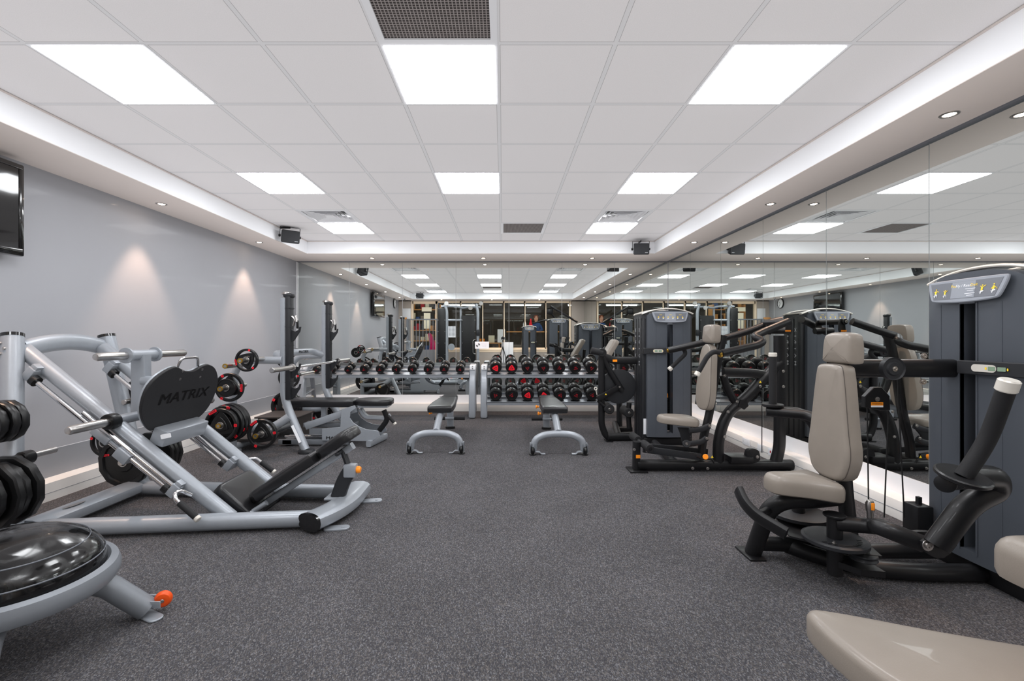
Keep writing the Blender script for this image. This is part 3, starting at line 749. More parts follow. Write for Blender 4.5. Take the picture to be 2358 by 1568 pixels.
plate('g', .15, .04, (-2.45, 6.25, .16), 'black weight plate on the floor-level far peg behind the bench', RN(70), '10', group=GB)

# ---------------------------------------------------------------- leg press
LP = thing('leg_press', 'grey angled leg press with a black kidney-shaped foot plate and black seat, near left', 'leg press machine', (-2.1, 3.2, 0))
si = K['silver']
def tb(name, pts, r, mat, par, **k): return ob(name, MB().tube(pts, r, **k), mat, par)
ob('base_frame', MB().tube([(-2.98, 2.78, .062), (-1.16, 2.955, .062)], (.052, .052)).tube([(-2.86, 3.56, .062), (-1.14, 3.45, .062)], (.052, .052))
   .tube([(-2.88, 2.76, .07), (-2.86, 3.6, .07)], (.085, .052), up=(0, 0, 1), sq=.75), si, LP)
ob('front_crossbar', MB().tube([(-1.215, 2.87, .07), (-1.14, 3.02, .07), (-1.10, 3.2, .07), (-1.11, 3.52, .07)], (.088, .054), fil=.12, sq=.75), si, LP)
ob('end_cap', MB().tube([(-1.222, 2.855, .07), (-1.213, 2.873, .07)], (.09, .056), sq=.75), K['gloss'], LP)
for p in ((-1.07, 2.93), (-.99, 3.42)): ob('foot_tab', MB().prism(rrect(.16, .07, .03), .012, Matrix.Translation((p[0], p[1], .0)) @ Matrix.Rotation(.15, 4, 'Z'), .002).cyl((p[0] + .04, p[1], .012), (p[0] + .04, p[1], .016), .01), si, LP)
a, b2 = Vector((-2.92, 2.70, .05)), Vector((-3.18, 2.95, 1.235))
c, d = Vector((-2.9, 3.65, .05)), Vector((-3.21, 3.69, 1.235))
for p, q, l in ((a, b2, 'near'), (c, d, 'far')):
    u = ob('upright', MB().tube([p, q], .057, seg=20), si, LP)
    ob('cap', MB().tube([q - (q - p).normalized() * .001, q + (q - p).normalized() * .02], .059, seg=20), K['gloss'], u)
    bl = MB()
    for z in (.04, .075, .11):
        pp = q - (q - p).normalized() * z
        s = (.012 if z == .075 else -.012)
        bl.cyl(pp + Vector((s, -.05, 0)), pp + Vector((s, -.066, 0)), .009, seg=10)
    ob('bolts', bl, K['steel'], u)
tb('arched_crossbar', [(-3.16, 3.0, 1.155), (-3.17, 3.15, 1.19), (-3.18, 3.33, 1.205), (-3.19, 3.5, 1.19), (-3.2, 3.66, 1.15)], (.034, .06), si, LP, fil=.1, up=(0, 0, 1))
rd = Vector((1.357, 0, -1.103)).normalized()     # rail direction
rn = Vector((rd.z, 0, -rd.x)).normalized()       # below the rail
for y in (3.0, 3.59):
    ob('rail', MB().tube([(-3.157, y, 1.153), (-1.79, y, .042)], .048, seg=20), si, LP)
for y in (2.93, 3.52):
    A0 = Vector((-3.05, y, .985)); L = 1.19
    ob('guide_rod', MB().tube([A0, A0 + rd * L], .0165, seg=14).tube([A0 + rn * -.035 + rd * .42, A0 + rn * -.035 + rd * (L + .0)], .015, seg=12), K['chrome'], LP)
    for s, h2 in ((0, 1), (L, -1)):
        M = fr(A0 + rd * s, rd, (0, 1, 0))
        bk = MB().box((.035, .02 * 1, 0), (.12, .085, .055), M, .006).box((.03, .06, h2 * .0), (.09, .05, .045), M, .004)
        ob('rod_bracket', bk, si, LP)
        ob('rod_buffer', MB().lathe([(.017, 0), (.034, 0), (.034, h2 * .03), (.017, h2 * .03)], fr(A0 + rd * (s + h2 * .035), rd)), K['rubber'], LP)
# moving sled
fn0 = Vector((.933, 0, -.36))
sl = MB()
sl.tube([(-2.556, 3.216, 1.11), (-2.556, 3.216, .66)], (.052, .04), sq=.4, up=(0, 1, 0))
sl.tube([(-2.53, 2.95, .69), (-2.53, 3.62, .69)], .033, seg=18)
sl.tube([(-2.556, 3.09, 1.11), (-2.556, 3.34, 1.11)], .037, seg=18)
sl.tube([(-2.53, 3.2, .93), (-2.34, 3.2, .92)], (.035, .035))
sl.tube([(-2.53, 3.3, .72), (-2.35, 3.3, .76)], (.03, .03))
for y in (3.14, 3.29): sl.lathe([(0, -.006), (.053, -.006), (.053, .006), (0, .006)], fr((-2.556, 3.216 + (y - 3.216) * 1.7, 1.11), (0, 1, 0)), 24)
M = fr((-2.60, 3.26, .70), (0, 1, 0), (1, 0, 0))
sl.prism([(-.04, .02), (.20, -.20), (.32, -.12), (.12, .16)][::-1], .012, M)
M = fr((-2.30, 3.25, .565), fn0, (0, 1, 0))
sl.box((0, 0, 0), (.43, .11, .10), M, .01)
for k, (x, y) in enumerate(((236, 1003), (286, 1048), (262, 1022))):
    p = at(x, y, 2.93); sl.box((0, 0, 0), ((.13, .05, .05), (.10, .07, .06), (.16, .03, .03))[k], fr(p, (0, 1, 0), rd), .006)
ob('sled', sl, si, LP)
ob('sled_label', MB().prism(rrect(.07, .03, .006), .001, fr(onplane(382, 1004, (-2.25, 3.02, .6), Vector((0, -1, 0))), (0, -1, 0), (1, 0, .2))), K['white'], LP)
for y0, y1 in ((2.95, 2.64), (3.62, 3.97)):
    ob('load_peg', MB().lathe([(.0265, 0), (.0265, abs(y1 - y0) - .02), (.02, abs(y1 - y0) - .005), (0, abs(y1 - y0))], fr((-2.53, y0, .69), (0, y1 - y0, 0))), K['steel'], LP)
    ob('collar', MB().lathe([(.027, -.02), (.05, -.02), (.052, .0), (.052, .035), (.048, .045), (.027, .045)], fr((-2.53, y0, .69), (0, y1 - y0, 0))), K['rubber'], LP)
for y0, y1 in ((3.09, 2.85), (3.34, 3.66)):
    ob('load_peg', MB().lathe([(.0265, 0), (.0265, abs(y1 - y0) - .02), (.02, abs(y1 - y0) - .005), (0, abs(y1 - y0))], fr((-2.556, y0, 1.11), (0, y1 - y0, 0))), K['steel'], LP)
# foot plate
P0 = Vector((-2.25, 3.22, .83)); fu = Vector((.36, 0, .933)).normalized(); fn = Vector((0, 1, 0)).cross(fu).normalized()
kid = [(105, 690), (120, 590), (160, 480), (230, 390), (320, 320), (400, 277), (450, 268), (490, 290), (530, 312), (600, 312), (650, 285), (700, 255), (745, 244), (790, 262), (820, 300), (835, 360), (835, 420), (810, 520), (765, 620), (700, 710), (620, 775), (560, 798), (380, 843), (200, 885), (160, 850), (120, 780)]
FM = fr(P0, fn, (0, 1, 0)); FI = FM.inverted()
k2 = []
for x, y in kid:
    p = FI @ onplane(x / 4.126 + 300, y / 4.126 + 780, P0, fn); k2.append((p.x, p.y))
k2 = smooth2(k2, 1)
fp = ob('foot_plate', MB().prism(k2, .02, FM @ Matrix.Translation((0, 0, -.02)), .003), K['dark'], LP)
fp.data.materials[0] = K['shade2']
ob('backing_plate', MB().prism(inset(k2, .004), .012, FM @ Matrix.Translation((0, 0, -.034))), si, LP)
a = FI @ onplane(363.5, 923, P0, fn); b2 = FI @ onplane(480, 901, P0, fn)
mid = (a + b2) / 2; wd = (b2 - a).length; an = math.atan2(b2.y - a.y, b2.x - a.x)
ob('lettering', MB().text('MATRIX', wd * .215, FM @ Matrix.Translation((mid.x, mid.y, 0)) @ Matrix.Rotation(an, 4, 'Z'), 1.25, .0016, 1), K['deep'], fp)
bo = MB()
for x, y in ((1735, 473), (1920, 457), (1710, 548), (1900, 528)):
    p = FI @ onplane(x / 4.126, y / 4.126 + 740, P0, fn)
    bo.lathe([(.004, 0), (.004, .003), (.009, .003), (.009, 0)], FM @ Matrix.Translation((p.x, p.y, 0)), 12)
ob('screws', bo, K['steel'], fp)
hp = [FI @ onplane(x / 4.126, y / 4.126 + 740, P0, fn) for x, y in ((1725, 440), (1760, 365), (1915, 352), (1920, 440))]
ob('top_handle', MB().tube([FM @ Vector((hp[0].x, hp[0].y - .01, -.03)), FM @ Vector((hp[1].x, hp[1].y, -.03)), FM @ Vector((hp[2].x, hp[2].y, -.03)), FM @ Vector((hp[3].x, hp[3].y - .01, -.03))], .0105, fil=.035), K['chrome'], fp)
# seat
sd = Vector((.75, 0, -.66)).normalized(); sn = Vector((.66, 0, .75)).normalized()
M = fr(Vector((-1.925, 3.27, .242)) + sd * .17 - sn * .095, sn, sd)
ob('seat', MB().pad(rrect(.34, .41, .05), .095, .025, M, .006), K['vinyl'], LP)
ob('seat_piping', MB().tube([M @ Vector((x, y, .085)) for x, y in rrect(.325, .395, .045, 2)] + [M @ Vector((rrect(.325, .395, .045, 2)[0][0], rrect(.325, .395, .045, 2)[0][1], .085))], .004, fil=.01, seg=6), K['dark'], LP)
bd = Vector((.836, 0, .549)).normalized(); bn = Vector((-.549, 0, .836)).normalized()
B0 = Vector((-1.72, 3.24, .035))
def bp(s, h, y=0): return B0 + bd * s + bn * h + Vector((0, y, 0))
M = fr(bp(.30, .04), bn, bd)
o1 = smooth2([(-.29, -.15), (.0, -.15), (.20, -.12), (.25, -.11), (.25, .11), (.20, .12), (.0, .15), (-.29, .15)], 1)
ob('back_pad', MB().pad(o1, .08, .03, M, .008), K['vinyl'], LP)
M = fr(bp(.71, .04), bn, bd)
o2 = smooth2([(-.155, -.10), (.05, -.14), (.13, -.12), (.15, -.06), (.15, .06), (.13, .12), (.05, .14), (-.155, .10)], 1)
ob('head_pad', MB().pad(o2, .08, .03, M, .008), K['vinyl'], LP)
ob('back_support_bar', MB().tube([bp(-.02, -.0), bp(.78, .0)], (.03, .025), sq=.4, up=bn).tube([bp(.0, -.0, -.13), bp(.12, .0, -.12)], .018).cyl(bp(.0, -.01, -.16), bp(.0, -.01, -.12), .03), si, LP)
q1, q2 = Vector((-1.19, 3.2, .11)), Vector((-1.075, 3.2, .30))
ob('support_post', MB().tube([q1 + Vector((.03, 0, 0)), q1.lerp(q2, .62), q2], (.03, .048), sq=.35, up=(1, 0, 0)), K['dark'], LP)
ob('post_foot', MB().box(q1 + Vector((.03, 0, .005)), (.15, .13, .012), bev=.003), si, LP)
ob('adjuster_housing', MB().box((-1.07, 3.2, .30), (.085, .07, .09), fr((0, 0, 0), (0, 0, 1)), .01), si, LP)
ob('adjuster_strut', MB().tube([(-1.07, 3.2, .28), (-1.13, 3.22, .43)], (.022, .012), sq=.4).cyl((-1.14, 3.12, .43), (-1.14, 3.3, .43), .014), K['dark'], LP)
ob('adjuster_knob', MB().lathe([(0, 0), (.022, 0), (.026, .015), (.02, .03), (0, .032)], fr((-1.03, 3.2, .305), (1, 0, -.1))), K['orange'], LP)
# side handles with grips
n0 = at(424, 1142, 2.9)
ob('side_handle', MB().tube([at(440, 1140, 2.93), at(418, 1130, 2.88), at(402, 1134, 2.84), at(404, 1150, 2.82), at(413, 1158, 2.82)], .0125, fil=.03), K['chrome'], LP)
ob('side_handle', MB().tube([at(560, 1068, 3.66), at(567, 1057, 3.7), at(590, 1055, 3.72), at(601, 1064, 3.72)], .0125, fil=.03), K['chrome'], LP)
for p, q in ((at(413, 1158, 2.82), at(458, 1197, 2.80)), (at(601, 1064, 3.72), at(633, 1088, 3.72))):
    g = ob('hand_grip', MB().cyl(p, p.lerp(q, .86), .019), K['grip'], LP)
    ob('end_ring', MB().cyl(p.lerp(q, .86), q, .0205), K['crown'], g)
ob('stop_collar', MB().cyl((-2.93, 2.76, .495), (-2.93, 2.83, .495), .042).cyl((-2.95, 2.72, .49), (-2.93, 2.78, .495), .03), K['rubber'], LP)
for p, q in (((-2.93, 2.76, .497), (-2.93, 2.98, .50)), ((-2.94, 2.8, .74), (-2.94, 2.52, .74)), ((-2.88, 2.8, .36), (-2.86, 2.4, .35)), ((-3.0, 3.6, .72), (-3.06, 3.92, .72)), ((-2.93, 3.48, .27), (-2.9, 3.95, .27))):
    ob('storage_peg', MB().cyl(p, q, .02), K['steel'], LP)
M = fr((-2.845, 3.02, .1225), (0, 0, 1), (.05, 1, 0))
ob('oval_badge', MB().prism([(.075 * math.cos(i * .314), .02 * math.sin(i * .314)) for i in range(20)], .002, M), K['steel'], LP)

# ---------------------------------------------------------------- bench press stand with its adjustable bench
BP = thing('bench_press_stand', 'grey olympic bench press stand with two tall uprights and a black adjustable bench', 'bench press stand', (-2.3, 5.5, 0))
for y, x1 in ((4.95, -2.1), (6.07, -2.1)):
    s = -1 if y < 5 else 1
    u = ob('upright', MB().tube([(-2.376, y, 1.66), (-2.376, y, .60), (-2.335, y - 0, .46), (-2.11, y + s * .08, .03)], (.048, .042), fil=.12, seg=18), si, BP)
    ob('foot', MB().lathe([(0, 0), (.085, 0), (.088, .02), (.075, .04), (0, .045)], Matrix.Translation((-2.10, y + s * .085, 0)) @ Matrix.Diagonal((1, .85, 1, 1)), 28), K['dark'], BP)
    sh = MB().box((-2.32, y, 1.12), (.055, .10, 1.12), None, .012)
    sh.box((-2.325, y, 1.69), (.10, .10, .05), None, .02)
    for z in (.75, .95, 1.15, 1.35, 1.55): sh.box((-2.318, y, z), (.06, .103, .004))
    ob('upright_guard', sh, K['dark'], u)
    ob('top_cap', MB().lathe([(.05, 0), (.045, .02), (.02, .028), (0, .03)], Matrix.Translation((-2.355, y, 1.705))), K['steel'], u)
    for z in (1.30, .90, .68):
        M = fr((-2.29, y + .0125, z), (0, -1, 0), (1, 0, 0))
        hk = [(-.02, -.12), (.02, -.10), (.085, .0), (.095, .05), (.08, .05), (.068, .015), (.035, .0), (.0, .02), (-.02, .04)]
        ob('bar_hook', MB().prism(hk, .025, M, .004), K['dark'] if z != 1.3 else K['dark'], u)
    ob('safety_lever', MB().tube([(-2.29, y - .01, 1.46), (-2.25, y - .02, 1.43), (-2.27, y - .02, 1.36)], (.014, .01), fil=.02).cyl((-2.25, y - .02, 1.47), (-2.235, y - .02, 1.40), .016), K['steel'], u)
    ob('lever_paddle', MB().box((-2.225, y - .02, 1.375), (.024, .018, .09), fr((0, 0, 0), (0, 0, 1)), .006), K['rubber'], u)
ob('warning_sticker', MB().prism(rrect(.028, .2, .003), .002, fr((-2.195, 4.832, .21), Vector((.25, -1, .2)), Vector((.45, .1, -1)).cross(Vector((.25, -1, .2))))), K['white'], BP)
cb = MB().tube([(-2.376, 4.95, .99), (-2.50, 5.0, 1.05), (-2.50, 5.12, 1.055), (-2.50, 5.95, 1.055), (-2.376, 6.07, 1.0)], (.04, .042), fil=.08)
cbo = ob('crossbar', cb, si, BP)
M = fr((-2.458, 5.62, 1.06), Vector((1, 0, .0)), (0, 1, 0))
ob('lettering', MB().text('MATRIX', .05, M, 1.5, .001, 1), K['ink'], cbo)
for s, y, yo in ((1, 4.9, 4.85), (-1, 6.12, 6.17)):
    fm = MB()
    fm.tube([(-2.376, y, .99), (-2.76, yo, .99), (-2.86, yo, .88), (-2.88, yo, .5), (-2.88, yo, .03)], (.04, .04), fil=.1)
    fm.tube([(-2.88, yo, .26), (-2.45, yo, .27), (-2.30, y, .38)], (.045, .045), fil=.1)
    fm.box((-2.86, yo, .02), (.1, .1, .04), None, .006)
    ob('storage_frame', fm, si, BP)
    for x, z in ((-2.555, 1.008), (-2.70, .955), (-2.75, .733), (-2.767, .373), (-2.406, .273)):
        po = ob('storage_peg', MB().cyl((x, yo, z), (x, yo - s * .43, z), .0245, seg=18), K['steel'], BP)
        ob('peg_cap', MB().lathe([(.012, -.002), (.014, .002), (.0245, .002), (.025, -.01)], fr((x, yo - s * .43, z), (0, -s, 0)), 18), K['gold'], po)
ob('rear_spine', MB().tube([(-2.88, 4.85, .06), (-2.88, 6.17, .06)], (.04, .04)), si, BP)
ob('spotter_step', MB().bx(-2.98, -2.46, 5.45, 5.95, .262, .28, .004).bx(-3.15, -2.6, 4.95, 5.3, .10, .13, .004).bx(-2.96, -2.92, 5.5, 5.9, .0, .262).bx(-2.52, -2.48, 5.5, 5.9, .0, .262), K['plate'], BP)
# the bench
ob('bench_rails', MB().bx(-2.55, -1.75, 5.16, 5.20, .02, .075, .004).bx(-2.55, -1.75, 5.42, 5.46, .02, .075, .004).bx(-2.5, -2.4, 5.16, 5.46, .02, .07).bx(-2.3, -1.7, 5.24, 5.38, .2, .25, .004).bx(-2.2, -1.75, 5.17, 5.19, .135, .2), K['silver2'], BP)
ob('slide_rod', MB().cyl((-2.5, 5.22, .10), (-1.75, 5.22, .10), .012), K['chrome'], BP)
ob('bench_strut', MB().tube([(-2.25, 5.2, .22), (-1.68, 5.2, .42)], (.025, .04), sq=.35).tube([(-2.08, 5.3, .2), (-2.08, 5.3, .45)], (.03, .03), sq=.4).cyl((-1.72, 5.14, .42), (-1.72, 5.4, .42), .03), si, BP)
pan = [(1320, 1105), (1440, 1070), (1452, 1095), (1402, 1130), (1395, 1180), (1425, 1225), (1480, 1262), (1540, 1285), (1650, 1300), (1668, 1345), (1600, 1392), (1145, 1387), (1145, 1280), (1310, 1265)]
for y in (5.14, 5.44):
    M = fr((0, y, 0), (0, -1, 0), (1, 0, 0)); MI = M.inverted()
    pp = []
    for x, yy in pan:
        p = MI @ at(x / 3.919 + 450, yy / 3.919 + 660, 5.14); pp.append((p.x, p.y))
    sp = ob('side_panel', MB().prism(pp, .012, M, .002), si, BP)
    if y < 5.2:
        a = at(450 + 1275 / 3.919, 660 + 1364 / 3.919, 5.14)
        ob('lettering', MB().text('MATRIX', .048, fr((a.x - .0, y - .0125, a.z), (0, -1, 0), (1, 0, 0)), 1.35, .001, 1), K['ink'], sp)
ob('front_foot', MB().tube([(-1.50, 5.08, .045), (-1.42, 5.50, .045)], (.03, .035), sq=.4), si, BP)
ob('back_pad', MB().pad([(-.38, -.13), (.32, -.14), (.40, -.13), (.40, .13), (.32, .14), (-.38, .13)], .085, .03, fr((-2.105, 5.3, .44), (0, 0, 1), (1, 0, 0)), .0), K['vinyl'], BP)
ob('seat', MB().pad(smooth2([(-.21, -.14), (.15, -.15), (.21, -.1), (.21, .1), (.15, .15), (-.21, .14)], 1), .07, .03, fr((-1.49, 5.3, .455), (0, 0, 1), (1, 0, 0)), .01), K['vinyl'], BP)
ob('seat_bracket', MB().tube([(-1.66, 5.3, .41), (-1.6, 5.3, .31), (-1.36, 5.3, .30), (-1.32, 5.3, .33)], (.05, .02), fil=.05, sq=.4).bx(-1.66, -1.32, 5.2, 5.4, .43, .455), si, BP)
ob('seat_arm', MB().tube([at(884, 944, 5.25), at(893, 966, 5.25), at(873, 992, 5.25)], (.012, .03), fil=.05, up=(1, 0, 0)), K['black'], BP)
p, q = at(894, 958, 5.15), at(911, 977, 5.15)
g = ob('hand_grip', MB().cyl(p, p.lerp(q, .8), .018), K['grip'], BP); ob('end_ring', MB().cyl(p.lerp(q, .8), q, .019), K['crown'], g)
# olympic bar resting on the hooks
t = thing('barbell', 'long silver olympic barbell resting empty on the bench press hooks', 'barbell', (-2.235, 5.51, .92))
zb, xb = .915, -2.24
ob('shaft', MB().cyl((xb, 4.83, zb), (xb, 6.19, zb), .0145), K['chrome'], t)
for a, b2 in ((4.83, 4.41), (6.19, 6.61)):
    s = 1 if b2 > a else -1
    ob('sleeve', MB().cyl((xb, a, zb), (xb, b2, zb), .0255), K['steel'], t)
    ob('collar', MB().lathe([(.015, -.015), (.038, -.015), (.04, .0), (.038, .015), (.026, .016)], fr((xb, a, zb), (0, s, 0))), K['steel'], t)
# ---------------------------------------------------------------- dumbbell racks
def rack(x0, x1, lower, lab):
    t = thing('dumbbell_rack', lab, 'dumbbell rack', ((x0 + x1) / 2, 7.25, 0))
    for x in (x0, x1):
        M = fr((x - .05, 0, 0), (1, 0, 0), (0, 1, 0))
        side = smooth2([(6.93, 0), (7.06, 0), (7.09, .05), (7.06, .35), (7.10, .60), (7.22, .74), (7.34, .76), (7.34, .82), (7.16, .82), (7.02, .70), (6.95, .50), (6.92, .06)], 1)
        ob('end_leg', MB().prism(side, .10, M, .014), K['silver'], t)
        ob('rear_leg', MB().tube([(x, 7.32, .79), (x, 7.42, .5), (x, 7.52, .03)], (.035, .03), fil=.1, up=(0, 1, 0)).tube([(x, 7.06, .33), (x, 7.46, .40)], (.03, .02)), K['silver2'], t)
        c = ob('top_bracket', MB().bx(x - .045, x + .045, 7.04, 7.2, .735, .81, .01), K['trim'], t)
        ob('bolts', MB().cyl((x, 7.05, .76), (x, 7.03, .755), .008, seg=8).cyl((x, 7.05, .79), (x, 7.03, .787), .008, seg=8), K['steel'], c)
    for z in ((.665, .255) if lower else (.665,)):
        d = Vector((0, math.cos(.27), math.sin(.27))); n = Vector((0, -math.sin(.27), math.cos(.27)))
        yf = 6.965 if z > .5 else 6.90
        o = Vector((0, yf, z))
        tr = MB()
        xa, xb = x0 + .05, x1 - .05
        def sl(a, b, h0, h1):
            c = [o + d * a + n * h0, o + d * b + n * h0, o + d * b + n * h1, o + d * a + n * h1]
            tr.loft([[Vector((xa, q.y, q.z)) for q in c], [Vector((xb, q.y, q.z)) for q in c]])
        sl(.0, .10, -.012, 0); sl(.0, .012, -.05, .0); sl(.20, .34, -.012, 0); sl(.328, .34, -.03, .03); sl(.10, .112, -.05, 0); sl(.20, .212, -.05, 0)
        ob('tray', tr, K['silver'], t)
    return t
RL = rack(-3.1, -.47, False, 'left grey dumbbell rack with one tray, along the back mirrors')
RR = rack(-.29, 2.42, True, 'right grey dumbbell rack with two trays, along the back mirrors')
def badge_outline(r): return reuleaux(r, 8, .17)
def dumbbell(r, L, num, bright, roll):
    t = thing('dumbbell', 'x', 'dumbbell', (0, 0, 0))
    # local +z points at the viewer end, origin at the centre
    hl = L * .36
    ob('handle', MB().lathe([(.014, -L * .2), (.017, -L * .1), (.0175, 0), (.017, L * .1), (.014, L * .2)], Matrix(), 14), K['steel'], t)
    for s in (1, -1):
        M = Matrix.Translation((0, 0, s * L / 2)) @ (Matrix() if s > 0 else Matrix.Rotation(math.pi, 4, 'Y'))
        M = M @ Matrix.Rotation(math.radians(roll * s), 4, 'Z')
        hd = ob('head', MB().lathe([(0, -.002), (r * .74, -.002), (r * .78, 0), (r * .9, -.004), (r * .985, -.02), (r, -.03), (r, -hl + .03), (r * .97, -hl + .015), (r * .8, -hl + .003), (.02, -hl), (0, -hl)], M, 36), K['rubber'], t)
        if bright:
            bd = ob('badge', MB().prism(badge_outline(r * .60), .003, M @ Matrix.Translation((0, 0, -.002))), K['red'], hd)
            tk = K['ink']
        else:
            bd = ob('badge', MB().prism(badge_outline(r * .66), .004, M @ Matrix.Translation((0, 0, -.002)), .001), K['rubber'], hd)
            tk = K['redd']
        ob('lettering', MB().text(num, r * .34, M @ Matrix.Translation((0, r * .13, 0)), 1, .0035, 1).text('KILOS', r * .22, M @ Matrix.Translation((0, -r * .16, 0)), 1.1, .0035, 1), tk, bd)
    return t
def saddle(x, z, yf, r, par):
    d = Vector((0, math.cos(.27), math.sin(.27))); n = Vector((0, -math.sin(.27), math.cos(.27)))
    o = Vector((x, yf, z))
    mb = MB()
    for s in (.03, .25):
        M = fr(o + d * s + n * .0, d, (1, 0, 0)) 
        w0 = r * .75
        mb.prism([(-w0, .0), (-w0 * 1.15, .035), (-w0 * .95, .035), (-w0 * .5, .012), (w0 * .5, .012), (w0 * .95, .035), (w0 * 1.15, .035), (w0, .0)][::-1], .06, M)
    return ob('saddle', mb, K['dark'], par)
TILT = Matrix.Rotation(math.pi / 2 - .27 + 0, 4, 'X')
TILT = Matrix.Rotation(math.pi / 2 + .27, 4, 'X')
TILT = fr((0, 0, 0), Vector((0, -math.cos(.27), -math.sin(.27))), (1, 0, 0))
DP = {}
def put(r, L, num, bright, roll, x, z, yf, lab, grp, rck):
    d = Vector((0, math.cos(.27), math.sin(.27))); n = Vector((0, -math.sin(.27), math.cos(.27)))
    c = Vector((x, yf, z)) + d * (L / 2 + .01) + n * (r + .012)
    k = (r, num, bright)
    R = TILT @ Matrix.Rotation(math.radians(roll), 4, 'Z')
    if k not in DP:
        DP[k] = dumbbell(r, L, num, bright, 0)
        place(DP[k], c, lab, R, grp)
    else: dup(DP[k], c, lab, R, grp)
    saddle(x, z, yf, r, rck)
up = [('26', 1, -30), ('26', 1, -120), ('22', 0, -50), ('22', 0, -55), ('24', 0, -120), ('24', 0, 15), ('18', 0, 45), ('18', 0, -30), ('16', 0, 10), ('16', 0, 75)]
for i, (num, br, roll) in enumerate(up):
    lab = ('dumbbell with bright red %s badge, %s from the left on the upper right tray' if br else 'black dumbbell with dull red %s print, %s from the left on the upper right tray') % (num, ordn[i])
    put(.0915, .315, num, bool(br), roll, -.11 + .244 * i, .665, 6.965, lab, 'dumbbells on the upper right tray', RR)
lo = [('30', 0, -75), ('28', 0, -140), ('22', 1, -140), ('22', 1, 15), ('20', 0, 95), ('20', 0, -25), ('20', 0, -145), ('18', 0, -30), ('16', 0, 10), ('14', 0, 75)]
for i, (num, br, roll) in enumerate(lo):
    lab = ('dumbbell with bright red %s badge, %s from the left on the lower right tray' if br else 'black dumbbell with dull red %s print, %s from the left on the lower right tray') % (num, ordn[i])
    put(.0945, .32, num, bool(br), roll, -.11 + .244 * i, .255, 6.90, lab, 'dumbbells on the lower right tray', RR)
le = [('2', 20), ('4', 60), ('4', 0), ('6', 15), ('8', 0), ('8', 85), ('10', 80), ('10', 40), ('12', 0), ('14', -20)]
for i, (num, roll) in enumerate(le):
    x = (731 + 36.55 * i - PX) / F * 7.02
    r = .058 + .0013 * i if i < 3 else .070
    put(round(r, 3), .24 if i < 3 else .27, num, False, roll, x, .665, 6.965, 'small black dumbbell, %s from the left on the single tray of the left rack' % ordn[i], 'dumbbells on the left rack', RL)

# ---------------------------------------------------------------- flat benches
def flat_bench(lab):
    t = thing('flat_bench', lab, 'bench', (0, 0, 0))
    si = K['silver']
    # local: pad runs along +y, front arch at y = 0
    ob('arch_foot', MB().tube([(-.268, .0, .05), (-.25, 0, .16), (-.15, .01, .207), (0, .02, .217), (.15, .01, .207), (.25, 0, .16), (.268, 0, .05)], (.036, .034), fil=.09, up=(0, 1, 0), seg=18), si, t)
    ob('spine', MB().tube([(0, .02, .225), (0, .33, .36), (0, 1.1, .34)], (.038, .042), fil=.12, up=(0, 0, 1), seg=18), si, t)
    ob('rear_post', MB().tube([(0, 1.34, .03), (.0, 1.30, .34)], (.045, .032), up=(0, 1, 0)), si, t)
    ob('rear_foot', MB().prism(rrect(.13, .08, .03), .03, Matrix.Translation((0, 1.34, 0)), .006), K['rubber'], t)
    ob('handle_bar', MB().cyl((-.1, 1.26, .15), (.1, 1.26, .15), .017), si, t)
    for s in (-1, 1):
        ob('hand_grip', MB().cyl((s * .06, 1.26, .15), (s * .205, 1.26, .15), .021), K['grip'], t)
        ob('wheel', MB().lathe([(0, -.018), (.03, -.018), (.043, -.01), (.043, .01), (.03, .018), (0, .018)], fr((s * .275, -.02, .045), (1, 0, 0))), K['rubber'], t)
        f = ob('wheel_fork', MB().bx(s * .275 - .028, s * .275 - .022, -.05, .03, .03, .12, .002).bx(s * .275 + .022, s * .275 + .028, -.05, .03, .03, .12, .002).bx(s * .275 - .028, s * .275 + .028, -.03, .03, .09, .125, .004), K['silver2'], t)
        ob('foot_tab', MB().tube([(s * .25, .0, .035), (s * .20, .0, .03), (s * .185, 0, .008), (s * .14, .0, .008)], (.028, .006), fil=.02, seg=10, up=(0, 0, 1)), si, t)
        ob('floor_pad', MB().prism(rrect(.07, .1, .03), .012, Matrix.Translation((s * .275, .0, 0)), .003), K['rubber'], t)
    ob('seat_pad', MB().pad([(-.135, .28), (.135, .28), (.148, .34), (.148, .62), (.11, 1.2), (.10, 1.36), (-.10, 1.36), (-.11, 1.2), (-.148, .62), (-.148, .34)], .075, .03, Matrix.Translation((0, 0, .385)), .0), K['vinyl'], t)
    ob('pad_divider', MB().box((0, 1.12, .459), (.23, .012, .004)), K['ink'], t)
    ob('pad_plate', MB().bx(-.09, .09, .4, 1.2, .365, .387), K['silver2'], t)
    for y, z in ((.62, .33), (.95, .36)):
        k = ob('adjuster_pin', MB().cyl((-.04, y, z), (-.15, y, z), .01), K['steel'], t)
        ob('pull_knob', MB().lathe([(.008, 0), (.014, .006), (.012, .02), (.022, .03), (.02, .042), (0, .044)], fr((-.13, y, z), (-1, 0, 0))), K['orange'], k)
    return t
b1 = flat_bench('left black padded flat bench on a grey arched foot, in front of the dumbbell racks')
b2b = dup(b1, (.587, 4.80, 0), 'right black padded flat bench on a grey arched foot, with two orange pull knobs visible', group='flat benches')
place(b1, (-.715, 4.85, 0), group='flat benches')

